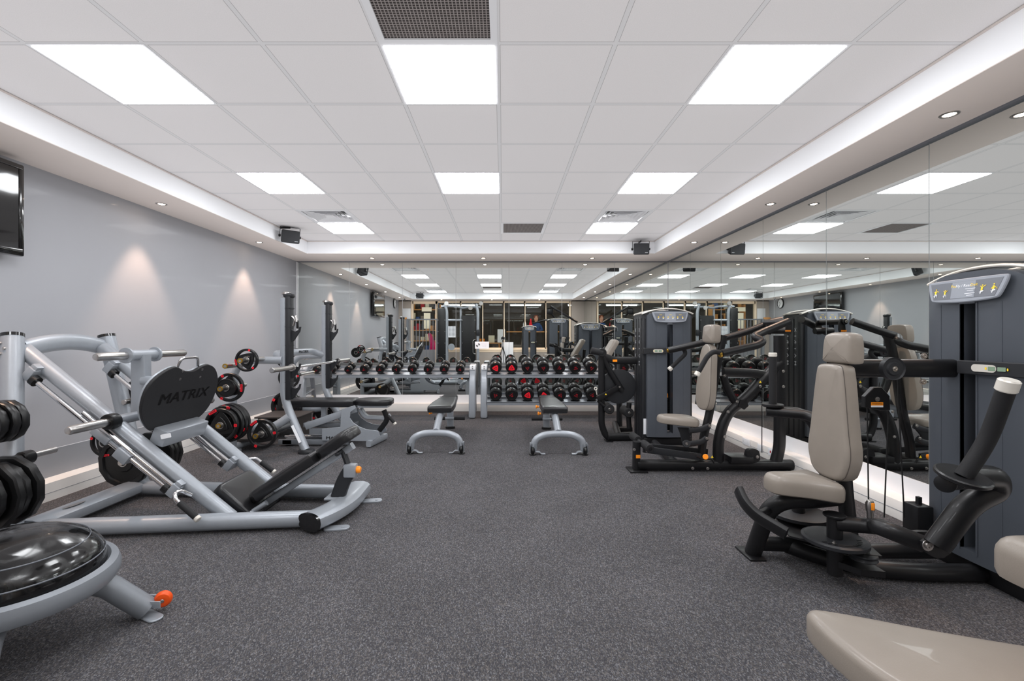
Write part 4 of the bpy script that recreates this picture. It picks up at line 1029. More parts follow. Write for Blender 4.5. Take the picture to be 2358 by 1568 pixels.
# ---------------------------------------------------------------- low rounded dome stool at bottom left
t = thing('balance_dome', 'glossy scuffed black half dome on a round grey frame with orange wheel, bottom left corner', 'balance trainer', (-1.9, 1.75, 0))
cx, cyy = -1.945, 1.79
M = Matrix.Translation((cx, cyy, 0)) @ Matrix.Rotation(math.radians(2), 4, 'Y')
ob('ring_frame', MB().lathe([(.285, .235), (.288, .295), (.30, .308), (.325, .300), (.335, .275), (.335, .25), (.325, .232), (.30, .225), (.285, .235)], M, 72), K['silver2'], t)
dm = [(.284, .27), (.288, .305), (.284, .335), (.272, .365), (.252, .39), (.222, .414), (.18, .437), (.13, .455), (.07, .467), (0, .471)]
d = ob('dome', MB().lathe(dm, M, 72), K['dome'], t)
for r, z in ((.230, .4085), (.280, .345)): ob('seam_ring', MB().lathe([(r - .0015, z + .001), (r, z + .0035), (r + .002, z + .001), (r + .001, z - .002)], M, 72), K['panel2'], d)
ob('base_pan', MB().lathe([(0, .20), (.24, .20), (.30, .225), (0, .226)], M, 48), K['dark'], t)
for a, fz in ((32, 1), (-55, 0), (150, 0), (240, 0)):
    a = math.radians(a); dx, dy = math.cos(a), math.sin(a)
    P = lambda r, z: Vector((cx + dx * r, cyy + dy * r, z))
    ob('leg', MB().tube([P(.06, .20), P(.22, .20), P(.29, .18), P(.43, .03)], (.052, .045), fil=.12, seg=20, up=(0, 0, 1)), K['silver2'], t)
    ob('foot_tab', MB().prism(rrect(.13, .06, .028), .01, Matrix.Translation(P(.43, .0)) @ Matrix.Rotation(a - 1.0, 4, 'Z') @ Matrix.Translation((.03, 0, 0)), .003), K['silver'], t)
    if fz:
        w0 = P(.49, .055)
        wo = ob('wheel', MB().lathe([(0, -.018), (.014, -.022), (.028, -.017), (.035, -.006), (.035, .006), (.028, .017), (.014, .022), (0, .018)], fr(w0, Vector((.45, -1, 0)), (0, 0, 1)), 28), K['owheel'], t)
        ob('axle_bolt', MB().cyl(w0 - Vector((-.01, .022, 0)), w0 - Vector((.02, -.03, 0)), .008), K['steel'], wo)
        ob('wheel_bracket', MB().box(w0 - Vector((dx * .03, dy * .03, 0)) + Vector((.012, -.03, -.0)), (.07, .006, .03), None, .002), K['silver'], t)
        ob('wheel_bracket', MB().box(w0 - Vector((dx * .04, dy * .04, 0)) + Vector((-.015, .03, 0)), (.07, .006, .03), None, .002), K['silver'], t)
ob('cross_brace', MB().tube([(cx - .2, cyy - .18, .2), (cx + .2, cyy - .1, .2)], (.04, .03)), K['silver2'], t)
# ---------------------------------------------------------------- selector weight towers and the machines on the right
BK = K['black']
def figure(mb_w, mb_y, M, x, y, s, pose):
    # small exercise pictogram from simple limbs
    def l(mb, *p, r=.045): mb.tube([M @ Vector((x + a * s, y + b * s, .0012)) for a, b in p], (r * s, .0004), fil=0, seg=6, up=(M.to_3x3() @ Vector((0, 0, 1))))
    l(mb_w, (-.25, -.9), (-.15, -.35), (.2, -.45), (.25, -.9), r=.07)
    l(mb_w, (-.45, -.6), (.1, -.55), (.5, -.3), (.5, .0), r=.04)
    l(mb_y, (-.1, -.35), (-.05, .25), r=.15)
    l(mb_y, (-.05, .2), (.3, .15 + pose * .2), (.5, .1 + pose * .4), r=.05)
    l(mb_y, (-.05, .2), (-.4, .1 + pose * .3), r=.05)
    mb_y.cyl(M @ Vector((x - .03 * s, y + .5 * s, .0006)), M @ Vector((x - .03 * s, y + .5 * s, .0018)), .11 * s, seg=10, bev=0)
def tower(name_lab, T, wd, dp, h, title=None, both=True, logo=True, stack=True, counter=True, loc=(0, 0, 0), z0=.05, cat='weight machine', cside=-1):
    """local x across the front, y from the front (0) to the back (dp), z up"""
    t = thing('weight_tower', name_lab, cat, loc)
    sw = .052                                  # side column width
    hs = h - .07                               # shoulder height
    # side columns: ribbed, with the vertical maker's lettering
    for s in (-1, 1):
        mb = MB(T)
        x0, x1 = s * (wd / 2 - sw), s * wd / 2
        mb.bx(x0, x1, .045, dp - .045, z0, hs, .01)
        for k in range(3): mb.bx(x1, x1 + s * .006, .07 + k * (dp - .14) / 3 + .012, .07 + (k + 1) * (dp - .14) / 3 - .012, z0 + .02, hs - .02, .002)
        col = ob('side_column', mb, K['dark'] if s < 0 else K['dark'], t)
        if logo:
            lt = MB(T)
            for k, yy in enumerate((.33, .67)):
                M = fr((x1 + s * .0075, dp * yy, h * .72), (s, 0, 0), (0, 0, 1))
                lt.text('M  A  T  R  I  X', .046, M, 1.5, .0006, 1)
            ob('lettering', lt, K['white'], col)
    cp = MB(T)
    for s in (-1, 1):
        cp.loft([[(s * (wd / 2 - sw - .02), .03, hs - .05), (s * (wd / 2 + .006), .05, hs - .04), (s * (wd / 2 + .006), dp - .05, hs - .04), (s * (wd / 2 - sw - .02), dp - .03, hs - .05)],
                 [(s * (wd / 2 - sw - .02), .03, hs + .045), (s * (wd / 2 + .004), .05, hs + .005), (s * (wd / 2 + .004), dp - .05, hs + .005), (s * (wd / 2 - sw - .02), dp - .03, hs + .045)]])
    ob('shoulder_cap', cp, K['dark'], t)
    # crown handles
    def arch(y):
        pts = []
        for k in range(13):
            u = -1 + 2 * k / 12
            pts.append((u * (wd / 2 + .004), y, hs + .012 + (h - hs - .012) * (1 - abs(u) ** 2.2)))
        return pts
    cr = MB(T); 
    for y in (.05, dp - .05): cr.tube(arch(y), (.028, .0095), fil=.01, seg=10, up=(0, 0, 1), sq=.7)
    for s in (-1, 1): cr.box((s * (wd / 2 - .03), dp / 2, hs + .022), (.06, dp - .1, .018), None, .006)
    ob('crown', cr, K['crown'], t)
    # front (and rear) shroud: bowed halves beside an open slot
    gap = .031 if not title else .040
    W = wd / 2 - sw + .012
    for side in ((0, 1) if both else (0,)):
        M = Matrix() if side == 0 else (Matrix.Translation((0, dp, 0)) @ Matrix.Rotation(math.pi, 4, 'Z'))
        def plan(u): return -.03 * (1 - (abs(u) / W) ** 3.0) - .004      # bow towards the viewer
        mb = MB(T @ M)
        def halfshell(xa, xb, za, zb, top=None):
            n = 12; rings = []
            for k in range(n + 1):
                x = xa + (xb - xa) * k / n
                zt = zb if top is None else top(x)
                rings.append([(x, plan(x), za), (x, plan(x), zt), (x, .06, zt), (x, .06, za)])
            mb.loft(rings, True, None)
        zslot = h * .885
        zb = z0 + .05
        halfshell(-W, -gap, zb, zslot); halfshell(gap, W, zb, zslot)
        halfshell(-gap, gap, zb, z0 + .10)
        tp = lambda x: h - .012 - .055 * (abs(x) / W) ** 3.5 - .012
        halfshell(-W, W, zslot, 0, tp)
        # raised vertical seams
        for s in (-1, 1):
            x = s * W * .62
            mb.bx(x - .002, x + .002, plan(x) - .0015, plan(x) + .01, zb + .01, zslot)
            x = s * (gap + .004)
            mb.bx(x - .004, x + .004, plan(x) - .004, plan(x) + .02, zb + .04, zslot)
        ob('shroud', mb, K['shroud'], t)
        # slot lip cap
        yf = plan(0) - .001
        M2 = T @ M @ fr((0, yf, zslot - .003), (0, -1, 0), (1, 0, 0))
        ob('slot_cap', MB(M2).prism([(-gap, 0), (gap, 0), (gap * .85, .014), (gap * .5, .024), (0, .028), (-gap * .5, .024), (-gap * .85, .014)], .008, None, .002), K['panel2'], t)
        # placard
        ph = h - (.118 if title else .10)
        pw = W * .84
        rim = smooth2([(-pw, .052), (-pw * .9, .06), (pw * .9, .06), (pw, .052), (pw * .86, -.04), (pw * .76, -.056), (0, -.066), (-pw * .76, -.056), (-pw * .86, -.04)], 2)
        tilt = Matrix.Rotation(math.radians(-9), 4, 'X')
        M3 = T @ M @ fr((0, yf - .006, ph), (0, -1, 0), (1, 0, 0)) @ tilt
        pr = ob('placard', MB(M3).prism(rim, .016, None, .004), K['panel'], t)
        inner = [(-pw * .89, .044), (pw * .89, .044), (pw * .75, -.043), (-pw * .75, -.043)]
        ob('placard_face', MB(M3 @ Matrix.Translation((0, 0, .0162))).prism(inner, .001), K['panel2'], pr)
        M4 = M3 @ Matrix.Translation((0, 0, .0174))
        ob('placard_field', MB(M4).prism([(-pw * .30, .043), (pw * .28, .043), (pw * .28, -.042), (-pw * .30, -.042)], .0004), K['panel'], pr)
        mw, my = MB(), MB()
        if title and side == 0:
            figure(mw, my, M4, -pw * .70, -.002, .03, 0); figure(mw, my, M4, -pw * .45, -.008, .026, 1)
            figure(mw, my, M4, pw * .46, -.002, .03, 1); figure(mw, my, M4, pw * .72, -.002, .03, -1)
            my.text('Pec', .02, M4 @ Matrix.Translation((-pw * .25, .021, 0)), 1, .0009); my.text('Delt', .02, M4 @ Matrix.Translation((pw * .25, .021, 0)), 1, .0009)
            mw.text('Fly / Rear', .02, M4 @ Matrix.Translation((-.002, .021, 0)), 1, .0009)
            for k in range(4): mw.box((.035, .003 - k * .01 - (k > 1) * .004, .001), (.05 if k % 2 == 0 else .03, .0022, .0004), M4)
        else:
            for k in range(6): figure(mw, my, M4, pw * (-.66 + .262 * k), -.006, .023, (-1) ** k)
            for k in range(3): my.box((pw * (-.53 + .53 * k), .024, .001), (.03, .003, .0004), M4)
        ob('pictogram', mw, K['white'], pr); ob('pictogram', my, K['yellow'], pr)
    if stack:
        st = MB(T)
        for k in range(16): st.bx(-wd * .3, wd * .3, dp * .32, dp * .68, z0 + .1 + k * .024, z0 + .122 + k * .024, .002)
        so = ob('weight_stack', st, K['ink'], t)
        hl = MB(T)
        for k in range(16): hl.lathe([(.007, 0), (.007, .002), (.010, .002), (.010, 0)], fr((0, dp * .32, z0 + .111 + k * .024), (0, -1, 0)), 12)
        ob('pin_holes', hl, K['gold'], so)
        pk = MB(T).box((-.004, dp * .32 - .05, z0 + .515), (.03, .07, .05), None, .006)
        ob('selector_pin', pk, K['orange'], so)
        gr = MB(T)
        for x in (-.0, ): gr.cyl((x, dp * .5, z0 + .5), (x, dp * .5, h - .12), .0035, seg=8)
        for x in (-.12, .12): gr.cyl((x, dp * .5, z0), (x, dp * .5, h - .15), .012)
        ob('guide_rods', gr, K['chrome'], t)
        ob('inner_panel', MB(T).bx(-.010, gap + .01, .016, .022, z0 + .52, h * .865), K['shroud'] if not title else K['panel2'], t) if title else None
    if counter:
        zc = 1.082 if h < 1.7 else H
        x0, x1 = (-wd / 2 - .015, -gap - .012) if cside < 0 else (-.03, wd / 2 + .015)
        M = T @ fr(((x0 + x1) / 2, -.040, zc), (0, -1, 0), (1, 0, 0))
        cm = MB(M).prism(rrect(x1 - x0, .068, .008), .024, None, .004)
        cm.box((-(x1 - x0) / 2 + .006, 0, -.03), (.012, .06, .08))
        co = ob('rep_counter', cm, K['dark'], t)
        ob('display_rim', MB(M @ Matrix.Translation((.03 * -cside, 0, .0245))).prism(rrect(.115, .036, .0175), .002), K['crown'], co)
        ob('display_screen', MB(M @ Matrix.Translation((.03, 0, .0266))).prism(rrect(.032, .02, .003, cx=-.022), .001).prism(rrect(.036, .02, .003, cx=.022), .001), K['lcd'], co)
        ob('display_key', MB(M @ Matrix.Translation((.03, 0, .0266))).prism(rrect(.008, .012, .003, cx=-.048), .001).prism(rrect(.006, .012, .003, cx=.048), .001), K['yellow'], co)
        ob('counter_holes', MB(M @ Matrix.Translation((-.065, 0, .0242))).prism(rrect(.016, .009, .004, cy=.02), .0006).prism(rrect(.016, .009, .004, cy=-.02), .0006), K['ink'], co)
    ob('base', MB(T).bx(-wd / 2 + .01, wd / 2 - .01, .02, dp - .02, .0, z0 + .03, .008), BK, t)
    ob('warning_sticker', MB(T).bx(-wd / 2 + .012, -wd / 2 + .042, .0425, .0445, .12, .30), K['white'], t)
    return t
def Tm(o, xax, yax): 
    x, y = Vector(xax).normalized(), Vector(yax).normalized(); z = x.cross(y)
    return Matrix(((x.x, y.x, z.x, o[0]), (x.y, y.y, z.y, o[1]), (x.z, y.z, z.z, o[2]), (0, 0, 0, 1)))
def bolt(mb, p, n, r=.012): mb.lathe([(0, .006), (r * .4, .006), (r * .45, .010), (r * .75, .010), (r * .8, .003), (r * 1.3, .003), (r * 1.3, 0), (0, 0)], fr(p, n), 14)

# shoulder press tower, faces the camera
SP = tower('blue-black weight tower with a six-figure placard, behind the taupe seated press machine', Tm((1.895, 5.20, 0), (1, 0, 0), (0, 1, 0)), .575, .42, 1.565, loc=(1.9, 5.4, 0))
# pec fly tower, faces the left wall
PT = tower('nearest blue-black weight tower with the Pec Fly / Rear Delt placard, right edge', Tm((2.40, 2.315, 0), (0, -1, 0), (1, 0, 0)), .565, .335, 1.59, title=True, loc=(2.57, 2.31, 0), cside=1)

# ---------------------------------------------------------------- shoulder press frame
Y0 = 4.22
t = thing('shoulder_press', 'black press machine with taupe seat and long overhead arms, halfway down the right side', 'shoulder press machine', (2.0, Y0, 0))
A = lambda x, y, Y=Y0: at(1320 + x / 3.563, 680 + y / 3.563, Y)
ob('base_tube', MB().tube([(1.24, Y0, .055), (2.68, Y0, .055)], (.05, .045), sq=.7).tube([(1.62, Y0, .05), (1.70, 5.1, .05)], (.04, .04)), BK, t)
ob('base_foot', MB().bx(1.16, 1.32, 4.13, 4.31, 0, .014, .003).bx(2.48, 2.62, 4.14, 4.30, 0, .014, .003), BK, t)
ob('front_post', MB().tube([(1.235, Y0, .0), (1.24, Y0, .27)], (.032, .04), sq=.5, up=(0, 1, 0)), BK, t)
f = ob('post_sticker', MB().bx(1.222, 1.262, Y0 - .043, Y0 - .041, .125, .155), K['orange'], t)
ro = ob('roller_bar', MB().cyl((1.303, 4.02, .25), (1.303, 4.58, .245), .016), BK, t)
ob('foam_roller', MB().lathe([(.016, 0), (.034, .002), (.038, .02), (.038, .19), (.034, .205), (.016, .207)], fr((1.303, 4.02, .25), (0, 1, 0)), 20), K['grip'], ro)
ob('foam_roller', MB().lathe([(.016, 0), (.034, .002), (.038, .02), (.038, .19), (.034, .205), (.016, .207)], fr((1.303, 4.38, .247), (0, 1, 0)), 20), K['grip'], ro)
ob('slide_rail', MB().tube([A(575, 1262, 4.16), A(1045, 1325, 4.16)], (.014, .03), sq=.3).tube([A(600, 1235, 4.4), A(1100, 1280, 4.4)], (.014, .026), sq=.3), K['dark'], t)
ob('main_post', MB().tube([A(1188, 1415), A(1190, 1170), A(1262, 960), A(1420, 840), A(1640, 600), A(1700, 550)], .048, fil=.12, seg=18), BK, t)
ob('rear_post', MB().tube([A(1693, 330), A(1693, 1255), A(1650, 1400)], (.042, .048), fil=.1, seg=16, sq=.7, up=(1, 0, 0)), BK, t)
ob('lower_beam', MB().tube([A(1230, 630), A(1500, 640), A(1640, 672)], (.03, .042), fil=.1, sq=.5).tube([A(1230, 655), A(1260, 760), A(1330, 880)], (.03, .035), fil=.05), BK, t)
ob('gusset_plate', MB().prism([(p.x, p.z) for p in (A(1345, 850), A(1395, 850), A(1410, 900), A(1375, 930), A(1330, 900))], .016, Matrix(((1, 0, 0, 0), (0, 0, -1, Y0 - .045), (0, 1, 0, 0), (0, 0, 0, 1)))), BK, t)
def XZ(y): return Matrix(((1, 0, 0, 0), (0, 0, -1, y), (0, 1, 0, 0), (0, 0, 0, 1)))
ob('pivot_plate', MB().prism(smooth2([(p.x, p.z) for p in (A(1745, 195, 4.1), A(1790, 195, 4.1), A(1790, 320, 4.1), A(1735, 320, 4.1))], 1), .014, XZ(4.10)).prism(smooth2([(p.x, p.z) for p in (A(1745, 195, 4.1), A(1790, 195, 4.1), A(1790, 320, 4.1), A(1735, 320, 4.1))], 1), .014, XZ(4.40)), BK, t)
ob('pivot_label', MB().prism([(p.x, p.z) for p in (A(1742, 285, 4.08), A(1788, 285, 4.08), A(1788, 297, 4.08), A(1742, 297, 4.08))], .001, XZ(4.085)), K['orange'], t)
ob('pivot_axle', MB().cyl(A(1766, 215, 4.07), A(1766, 215, 4.07) + Vector((0, .36, 0)), .026).tube([A(1600, 290, 4.3), A(1745, 292, 4.3)], .03), BK, t)
near = [A(1766, 215, 4.03), A(1560, 300, 4.0), A(1475, 340, 3.96), A(1565, 375, 3.9), A(1510, 410, 3.88), A(1215, 478, 3.82)]
far = [A(1720, 200, 4.42), A(1640, 212, 4.46), A(1480, 280, 4.5), A(1290, 340, 4.55), A(780, 452, 4.65)]
a1 = ob('press_arm', MB().tube(near, .033, fil=.07, seg=16), BK, t)
a2 = ob('press_arm', MB().tube(far, .033, fil=.1, seg=16), BK, t)
for arm, hp, ex in ((a1, [A(1230, 474, 3.82), A(1150, 460, 3.8), A(1100, 500, 3.8), A(1025, 632, 3.8)], (1, 0)), (a2, [A(830, 438, 4.65), A(905, 436, 4.65), A(925, 478, 4.65), A(803, 594, 4.65)], (0, 1))):
    e = (hp[-1] - hp[-2]).normalized()
    g = ob('hand_grip', MB().tube(hp, .021, fil=.05, seg=14), K['grip'], arm)
    ob('end_ring', MB().cyl(hp[-1] - e * .005, hp[-1] + e * .03, .0235), K['crown'], g)
ob('arm_cap', MB().cyl(A(1215, 478, 3.82), A(1195, 484, 3.82), .03), K['gold'], a1)
ob('arm_cap', MB().cyl(A(785, 451, 4.65), A(770, 454, 4.65), .02), K['gold'], a2)
# seat and back
ob('seat', MB().pad(smooth2([(-.19, -.06), (-.12, -.10), (.0, -.14), (.17, -.16), (.17, .16), (.0, .14), (-.12, .10), (-.19, .06)], 2), .075, .034, Matrix.Translation((1.64, 4.27, .425)) @ Matrix.Rotation(math.radians(4), 4, 'Y'), .012), K['taupe'], t)
ob('seat_bracket', MB().prism([(p.x, p.z) for p in (A(860, 1085), A(1010, 1090), A(960, 1150), A(945, 1240), A(905, 1240), A(880, 1130))], .02, XZ(4.24)).cyl(A(930, 1218, 4.12), A(930, 1218, 4.3), .035).tube([A(950, 1110, 4.14), A(1050, 1100, 4.14), A(1120, 1070, 4.14)], (.012, .026), fil=.08).tube([A(950, 1220, 4.14), A(1050, 1205, 4.14), A(1095, 1170, 4.14)], (.012, .026), fil=.08), K['dark'], t)
ob('seat_post', MB().tube([A(1050, 1330), A(1060, 1200), A(1120, 960), A(1180, 560), A(1230, 330)], (.035, .03), sq=.5, fil=.1, up=(1, 0, 0)), BK, t)
bx1 = Vector((.075, 0, .997)).normalized()
M = fr((1.925, 4.22, .86), Vector((-1, 0, .075)), (0, -1, 0))    # local x towards the camera, y up
bo = smooth2([(-.105, .31), (.105, .31), (.135, .0), (.15, -.12), (.14, -.22), (.09, -.30), (-.09, -.30), (-.14, -.22), (-.15, -.12), (-.135, .0)], 2)
bk = ob('back_pad', MB().pad(bo, .07, .022, M, .01), K['taupe'], t)
ob('seam', MB().tube([M @ Vector((x, y, .058)) for x, y in inset(bo, .002)] , .0018, fil=0, seg=6), K['seam'], bk)
M = fr((1.975, 4.22, 1.265), Vector((-1, 0, .04)), (0, -1, 0))
ob('head_pad', MB().pad(smooth2([(-.08, .087), (.08, .087), (.105, .06), (.115, -.06), (.09, -.085), (-.09, -.085), (-.115, -.06), (-.105, .06)], 1), .085, .028, M, .006), K['taupe'], t)
ob('pulley_housing', MB().prism(smooth2([(p.x, p.z) for p in (A(1450, 1385, 4.1), A(1450, 1300, 4.1), A(1475, 1272, 4.1), A(1530, 1272, 4.1), A(1558, 1300, 4.1), A(1560, 1385, 4.1))], 1), .05, XZ(4.2)).bx(2.07, 2.27, 4.12, 4.3, .09, .15, .006), BK, t)
ob('drive_cable', MB().cyl(A(1548, 1290, 4.2), A(1548, 760, 4.2), .004, seg=8), K['ink'], t)
ob('adjust_lever', MB().tube([A(1010, 1320, 4.1), A(1060, 1345, 4.1), A(1140, 1345, 4.1), A(1155, 1375, 4.1)], .008, fil=.02, seg=8), BK, t)
ob('pull_knob', MB().cyl(A(1085, 1325, 4.08), A(1085, 1325, 4.04), .024), K['orange'], t)
bl = MB()
for x, y, Y in ((500, 1265, 4.17), (1345, 872, 4.16), (1243, 660, 4.17), (1243, 1160, 4.17), (1535, 745, 4.16), (980, 1418, 4.17), (1103, 1420, 4.17), (930, 1218, 4.115), (1120, 1070, 4.12), (1095, 1172, 4.12), (1510, 1325, 4.145), (1766, 215, 4.065), (1270, 955, 4.16), (1724, 622, 4.17), (1724, 748, 4.17), (606, 1275, 4.14)):
    bolt(bl, A(x, y, Y), (0, -1, 0), .011)
ob('bolts', bl, K['steel'], t)
ob('warning_sticker', MB().prism([(-.012, -.01), (.012, -.01), (0, .012)], .001, XZ(4.16) @ Matrix.Translation((A(1505, 705).x, A(1505, 705).z, 0))).prism([(-.012, -.01), (.012, -.01), (0, .012)], .001, XZ(4.08) @ Matrix.Translation((A(1083, 1292).x, A(1083, 1292).z, 0))), K['yellow'], t)

# ---------------------------------------------------------------- leg curl machine left of the tower
t = thing('leg_curl_machine', 'black leg curl machine with a big round black cam disc, left of the weight tower', 'leg curl machine', (1.35, 5.6, 0))
YL = 5.45
B = lambda x, y, Y=YL: at(1320 + x / 3.563, 680 + y / 3.563, Y)
ob('base_tube', MB().tube([(1.245, 5.43, .05), (1.56, 5.46, .05)], (.045, .045), sq=.7).tube([(1.4, 5.5, .05), (1.55, 6.3, .05)], (.04, .04)).bx(1.22, 1.3, 5.36, 5.5, 0, .012), BK, t)
ob('front_post', MB().tube([B(232, 480), B(232, 1060), B(262, 1140), B(290, 1165)], .04, fil=.12, seg=16), BK, t)
ob('top_beam', MB().tube([B(245, 500), B(330, 535), B(520, 535)], (.03, .045), fil=.05, sq=.6).tube([B(240, 500), B(300, 620), B(400, 780)], .035), BK, t)
hb = ob('handle_bar', MB().tube([B(150, 455, 5.6), B(245, 470, 5.4)], .024), BK, t)
ob('hand_grip', MB().tube([B(145, 452, 5.35), B(240, 472, 5.35)], .040, seg=16), K['grip'], hb)
ob('pivot_boss', MB().lathe([(0, 0), (.045, 0), (.05, .006), (.05, .09), (0, .09)], fr(B(240, 470, 5.32), (0, 1, 0))), BK, t)
ob('top_label', MB().prism([(p.x, p.z) for p in (B(325, 527, 5.39), B(362, 527, 5.39), B(362, 545, 5.39), B(325, 545, 5.39))], .001, XZ(5.398)), K['orange'], t)
cc = B(368, 745, 5.5)
ob('cam_disc', MB().lathe([(0, 0), (.19, 0), (.192, .004), (.205, .006), (.208, .012), (.208, .03), (.19, .034), (0, .034)], fr(cc + Vector((0, -.0, 0)), (0, -1, 0)), 56), K['dark'], t)
arm = ob('swing_arm', MB().tube([cc + Vector((0, -.05, 0)), B(200, 850, 5.38)], (.014, .036), sq=.4, seg=12, up=(0, 0, 1)).cyl(cc + Vector((0, .0, 0)), cc + Vector((0, -.075, 0)), .03), BK, t)
ob('hub_bolt', MB().cyl(cc + Vector((0, -.075, 0)), cc + Vector((0, -.085, 0)), .012), K['steel'], arm)
ob('warning_sticker', MB().prism([(-.011, -.009), (.011, -.009), (0, .011)], .001, XZ(5.40 - .035) @ Matrix.Translation((B(262, 808, 5.4).x, B(262, 808, 5.4).z, 0))), K['yellow'], arm)
for x, y, Y in ((300, 935, 5.35), (460, 965, 5.45)):
    c = B(x, y, Y)
    r = ob('foam_roller', MB().lathe([(0, 0), (.05, 0), (.058, .01), (.058, .24), (.05, .25), (0, .25)], fr(c, (0, 1, 0)), 24), K['grip'], t)
    ob('roller_bolt', MB().cyl(c, c + Vector((0, -.012, 0)), .016), K['steel'], r)
ob('roller_link', MB().tube([B(200, 860, 5.4), B(240, 900, 5.4), B(300, 935, 5.4)], .018, fil=.02), BK, t)
ob('roller_link', MB().tube([B(460, 880, 5.5), B(450, 965, 5.5), B(460, 1090, 5.5)], (.03, .03)), BK, t)
ob('pin_ring', MB().lathe([(.012, -.004), (.02, -.004), (.02, .004), (.012, .004), (.012, -.004)], fr(B(184, 765, 5.33), (.2, -1, .1)), 20).cyl(B(186, 775, 5.33), B(195, 815, 5.36), .006), K['crown'], t)
ob('seat', MB().pad(rrect(.42, .40, .08), .08, .034, Matrix.Translation((1.62, 6.25, .50))), K['taupe'], t)
ob('back_pad', MB().pad(rrect(.30, .42, .06), .08, .03, fr((1.52, 6.45, 1.0), Vector((-1, 0, .6)), (0, 1, 0))), K['taupe'], t)
ob('seat_post', MB().tube([(1.6, 6.25, .0), (1.6, 6.25, .5)], .04).tube([(1.6, 6.3, .45), (1.62, 6.45, 1.0)], .03), BK, t)
ob('foot_rail', MB().tube([B(345, 1100, 5.9), B(480, 1095, 5.9)], (.035, .035), sq=.6).bx(1.33, 1.42, 5.8, 6.0, 0, .012), BK, t)

# ---------------------------------------------------------------- pec fly machine in front of its tower
t = thing('pec_fly_machine', 'black pec fly machine with tall taupe back pad and curved handles, nearest on the right', 'pec fly machine', (1.8, 2.35, 0))
G = lambda x, y, Y: at(1658 + x / 2.97, 1040 + y / 2.97, Y)
U = lambda x, y, Y: at(1658 + x / 3.016, 600 + y / 3.016, Y)
ob('seat', MB().pad(smooth2([(-.20, -.05), (-.15, -.085), (.0, -.11), (.14, -.18), (.18, -.13), (.18, .13), (.14, .18), (.0, .11), (-.15, .085), (-.20, .05)], 2), .095, .04, Matrix.Translation((1.535, 2.36, .425)) @ Matrix.Rotation(math.radians(3), 4, 'Y') @ Matrix.Diagonal((.84, .9, 1, 1)), .012), K['taupe'], t)
M = fr((1.745, 2.34, .80), Vector((-1, 0, .02)), (0, -1, 0))
bo = smooth2([(-.095, .27), (-.07, .297), (.07, .297), (.095, .27), (.135, -.06), (.15, -.12), (.148, -.19), (.10, -.295), (-.10, -.295), (-.148, -.19), (-.15, -.12), (-.135, -.06)], 2)
bk = ob('back_pad', MB().pad(bo, .085, .028, M, .01), K['taupe'], t)
ob('seam', MB().tube([M @ Vector((x, y, .067)) for x, y in inset(bo, .001)], .0016, fil=0, seg=6), K['seam'], bk)
M = fr((1.79, 2.34, 1.175), Vector((-1, 0, .03)), (0, -1, 0))
ho = smooth2([(-.07, .082), (.07, .082), (.092, .05), (.10, -.065), (.085, -.08), (-.085, -.08), (-.10, -.065), (-.092, .05)], 2)
hd = ob('head_pad', MB().pad(ho, .09, .03, M, .008), K['taupe'], t)
ob('seam', MB().tube([M @ Vector((x, y, .068)) for x, y in inset(ho, .001)], .0016, fil=0, seg=6), K['seam'], hd)
ob('back_post', MB().tube([(1.84, 2.40, .10), (1.80, 2.40, .45), (1.785, 2.40, .75), (1.80, 2.40, 1.2)], (.03, .032), fil=.1, sq=.5, up=(1, 0, 0)), BK, t)
ob('top_beam', MB().tube([(1.80, 2.40, 1.07), (2.37, 2.40, 1.07)], (.035, .048), sq=.6), BK, t)
c = U(1190, 750, 2.26)
pu = ob('pulley_wheel', MB().lathe([(0, 0), (.03, 0), (.035, .008), (.05, .008), (.056, .002), (.056, .03), (0, .03)], fr(c + Vector((0, -.02, 0)), (0, 1, 0)), 36), K['dark'], t)
ob('pulley_wheel', MB().lathe([(0, 0), (.056, 0), (.056, .02), (0, .02)], fr(c + Vector((0, .22, 0)), (0, 1, 0)), 30), K['dark'], t)
bb = MB(); bolt(bb, c + Vector((0, -.02, 0)), (0, -1, 0), .010)
for x, y in ((1415, 662), (1410, 842)): bolt(bb, U(x, y, 2.3), (-.3, -1, 0), .011)
ob('bolts', bb, K['steel'], t)
# hanging pulley block with cables
ph = [(1008, 1020), (1008, 945), (1070, 880), (1125, 880), (1180, 940), (1185, 1040), (1120, 1042)]
yb = 2.55
blk = ob('pulley_block', MB().prism([(U(x, y, yb).x, U(x, y, yb).z) for x, y in ph][::-1], .03, XZ(yb + .03), .003), BK, t)
p = U(1090, 1006, yb)
lb = ob('warning_label', MB().prism([(p.x - .034, p.z + .0), (p.x + .034, p.z + .0), (p.x + .034, p.z + .018), (p.x - .034, p.z + .018)], .001, XZ(yb - .0005)), K['orange'], blk)
ob('label_strip', MB().prism([(p.x - .034, p.z - .010), (p.x + .034, p.z - .010), (p.x + .034, p.z), (p.x - .034, p.z)], .001, XZ(yb - .0005)), K['white'], blk)
ob('lettering', MB().text('WARNING', .012, fr((p.x, yb - .0018, p.z + .009), (0, -1, 0), (1, 0, 0)), 1, .0004), K['ink'], lb)
m2 = MB(); bolt(m2, U(1092, 962, yb), (0, -1, 0), .010); ob('block_bolt', m2, K['steel'], blk)
cb = MB()
for x0, y0_, x1, y1 in ((1022, 1020, 1033, 1800), (1170, 1040, 1140, 1800), (1232, 820, 1280, 1820)):
    cb.cyl(U(x0, y0_, yb + .01), U(x1, y1, yb + .01) if False else Vector((U(x1, 1568, yb + .01).x, yb + .01, .22)), .0035, seg=8)
ob('drive_cables', cb, K['ink'], t)
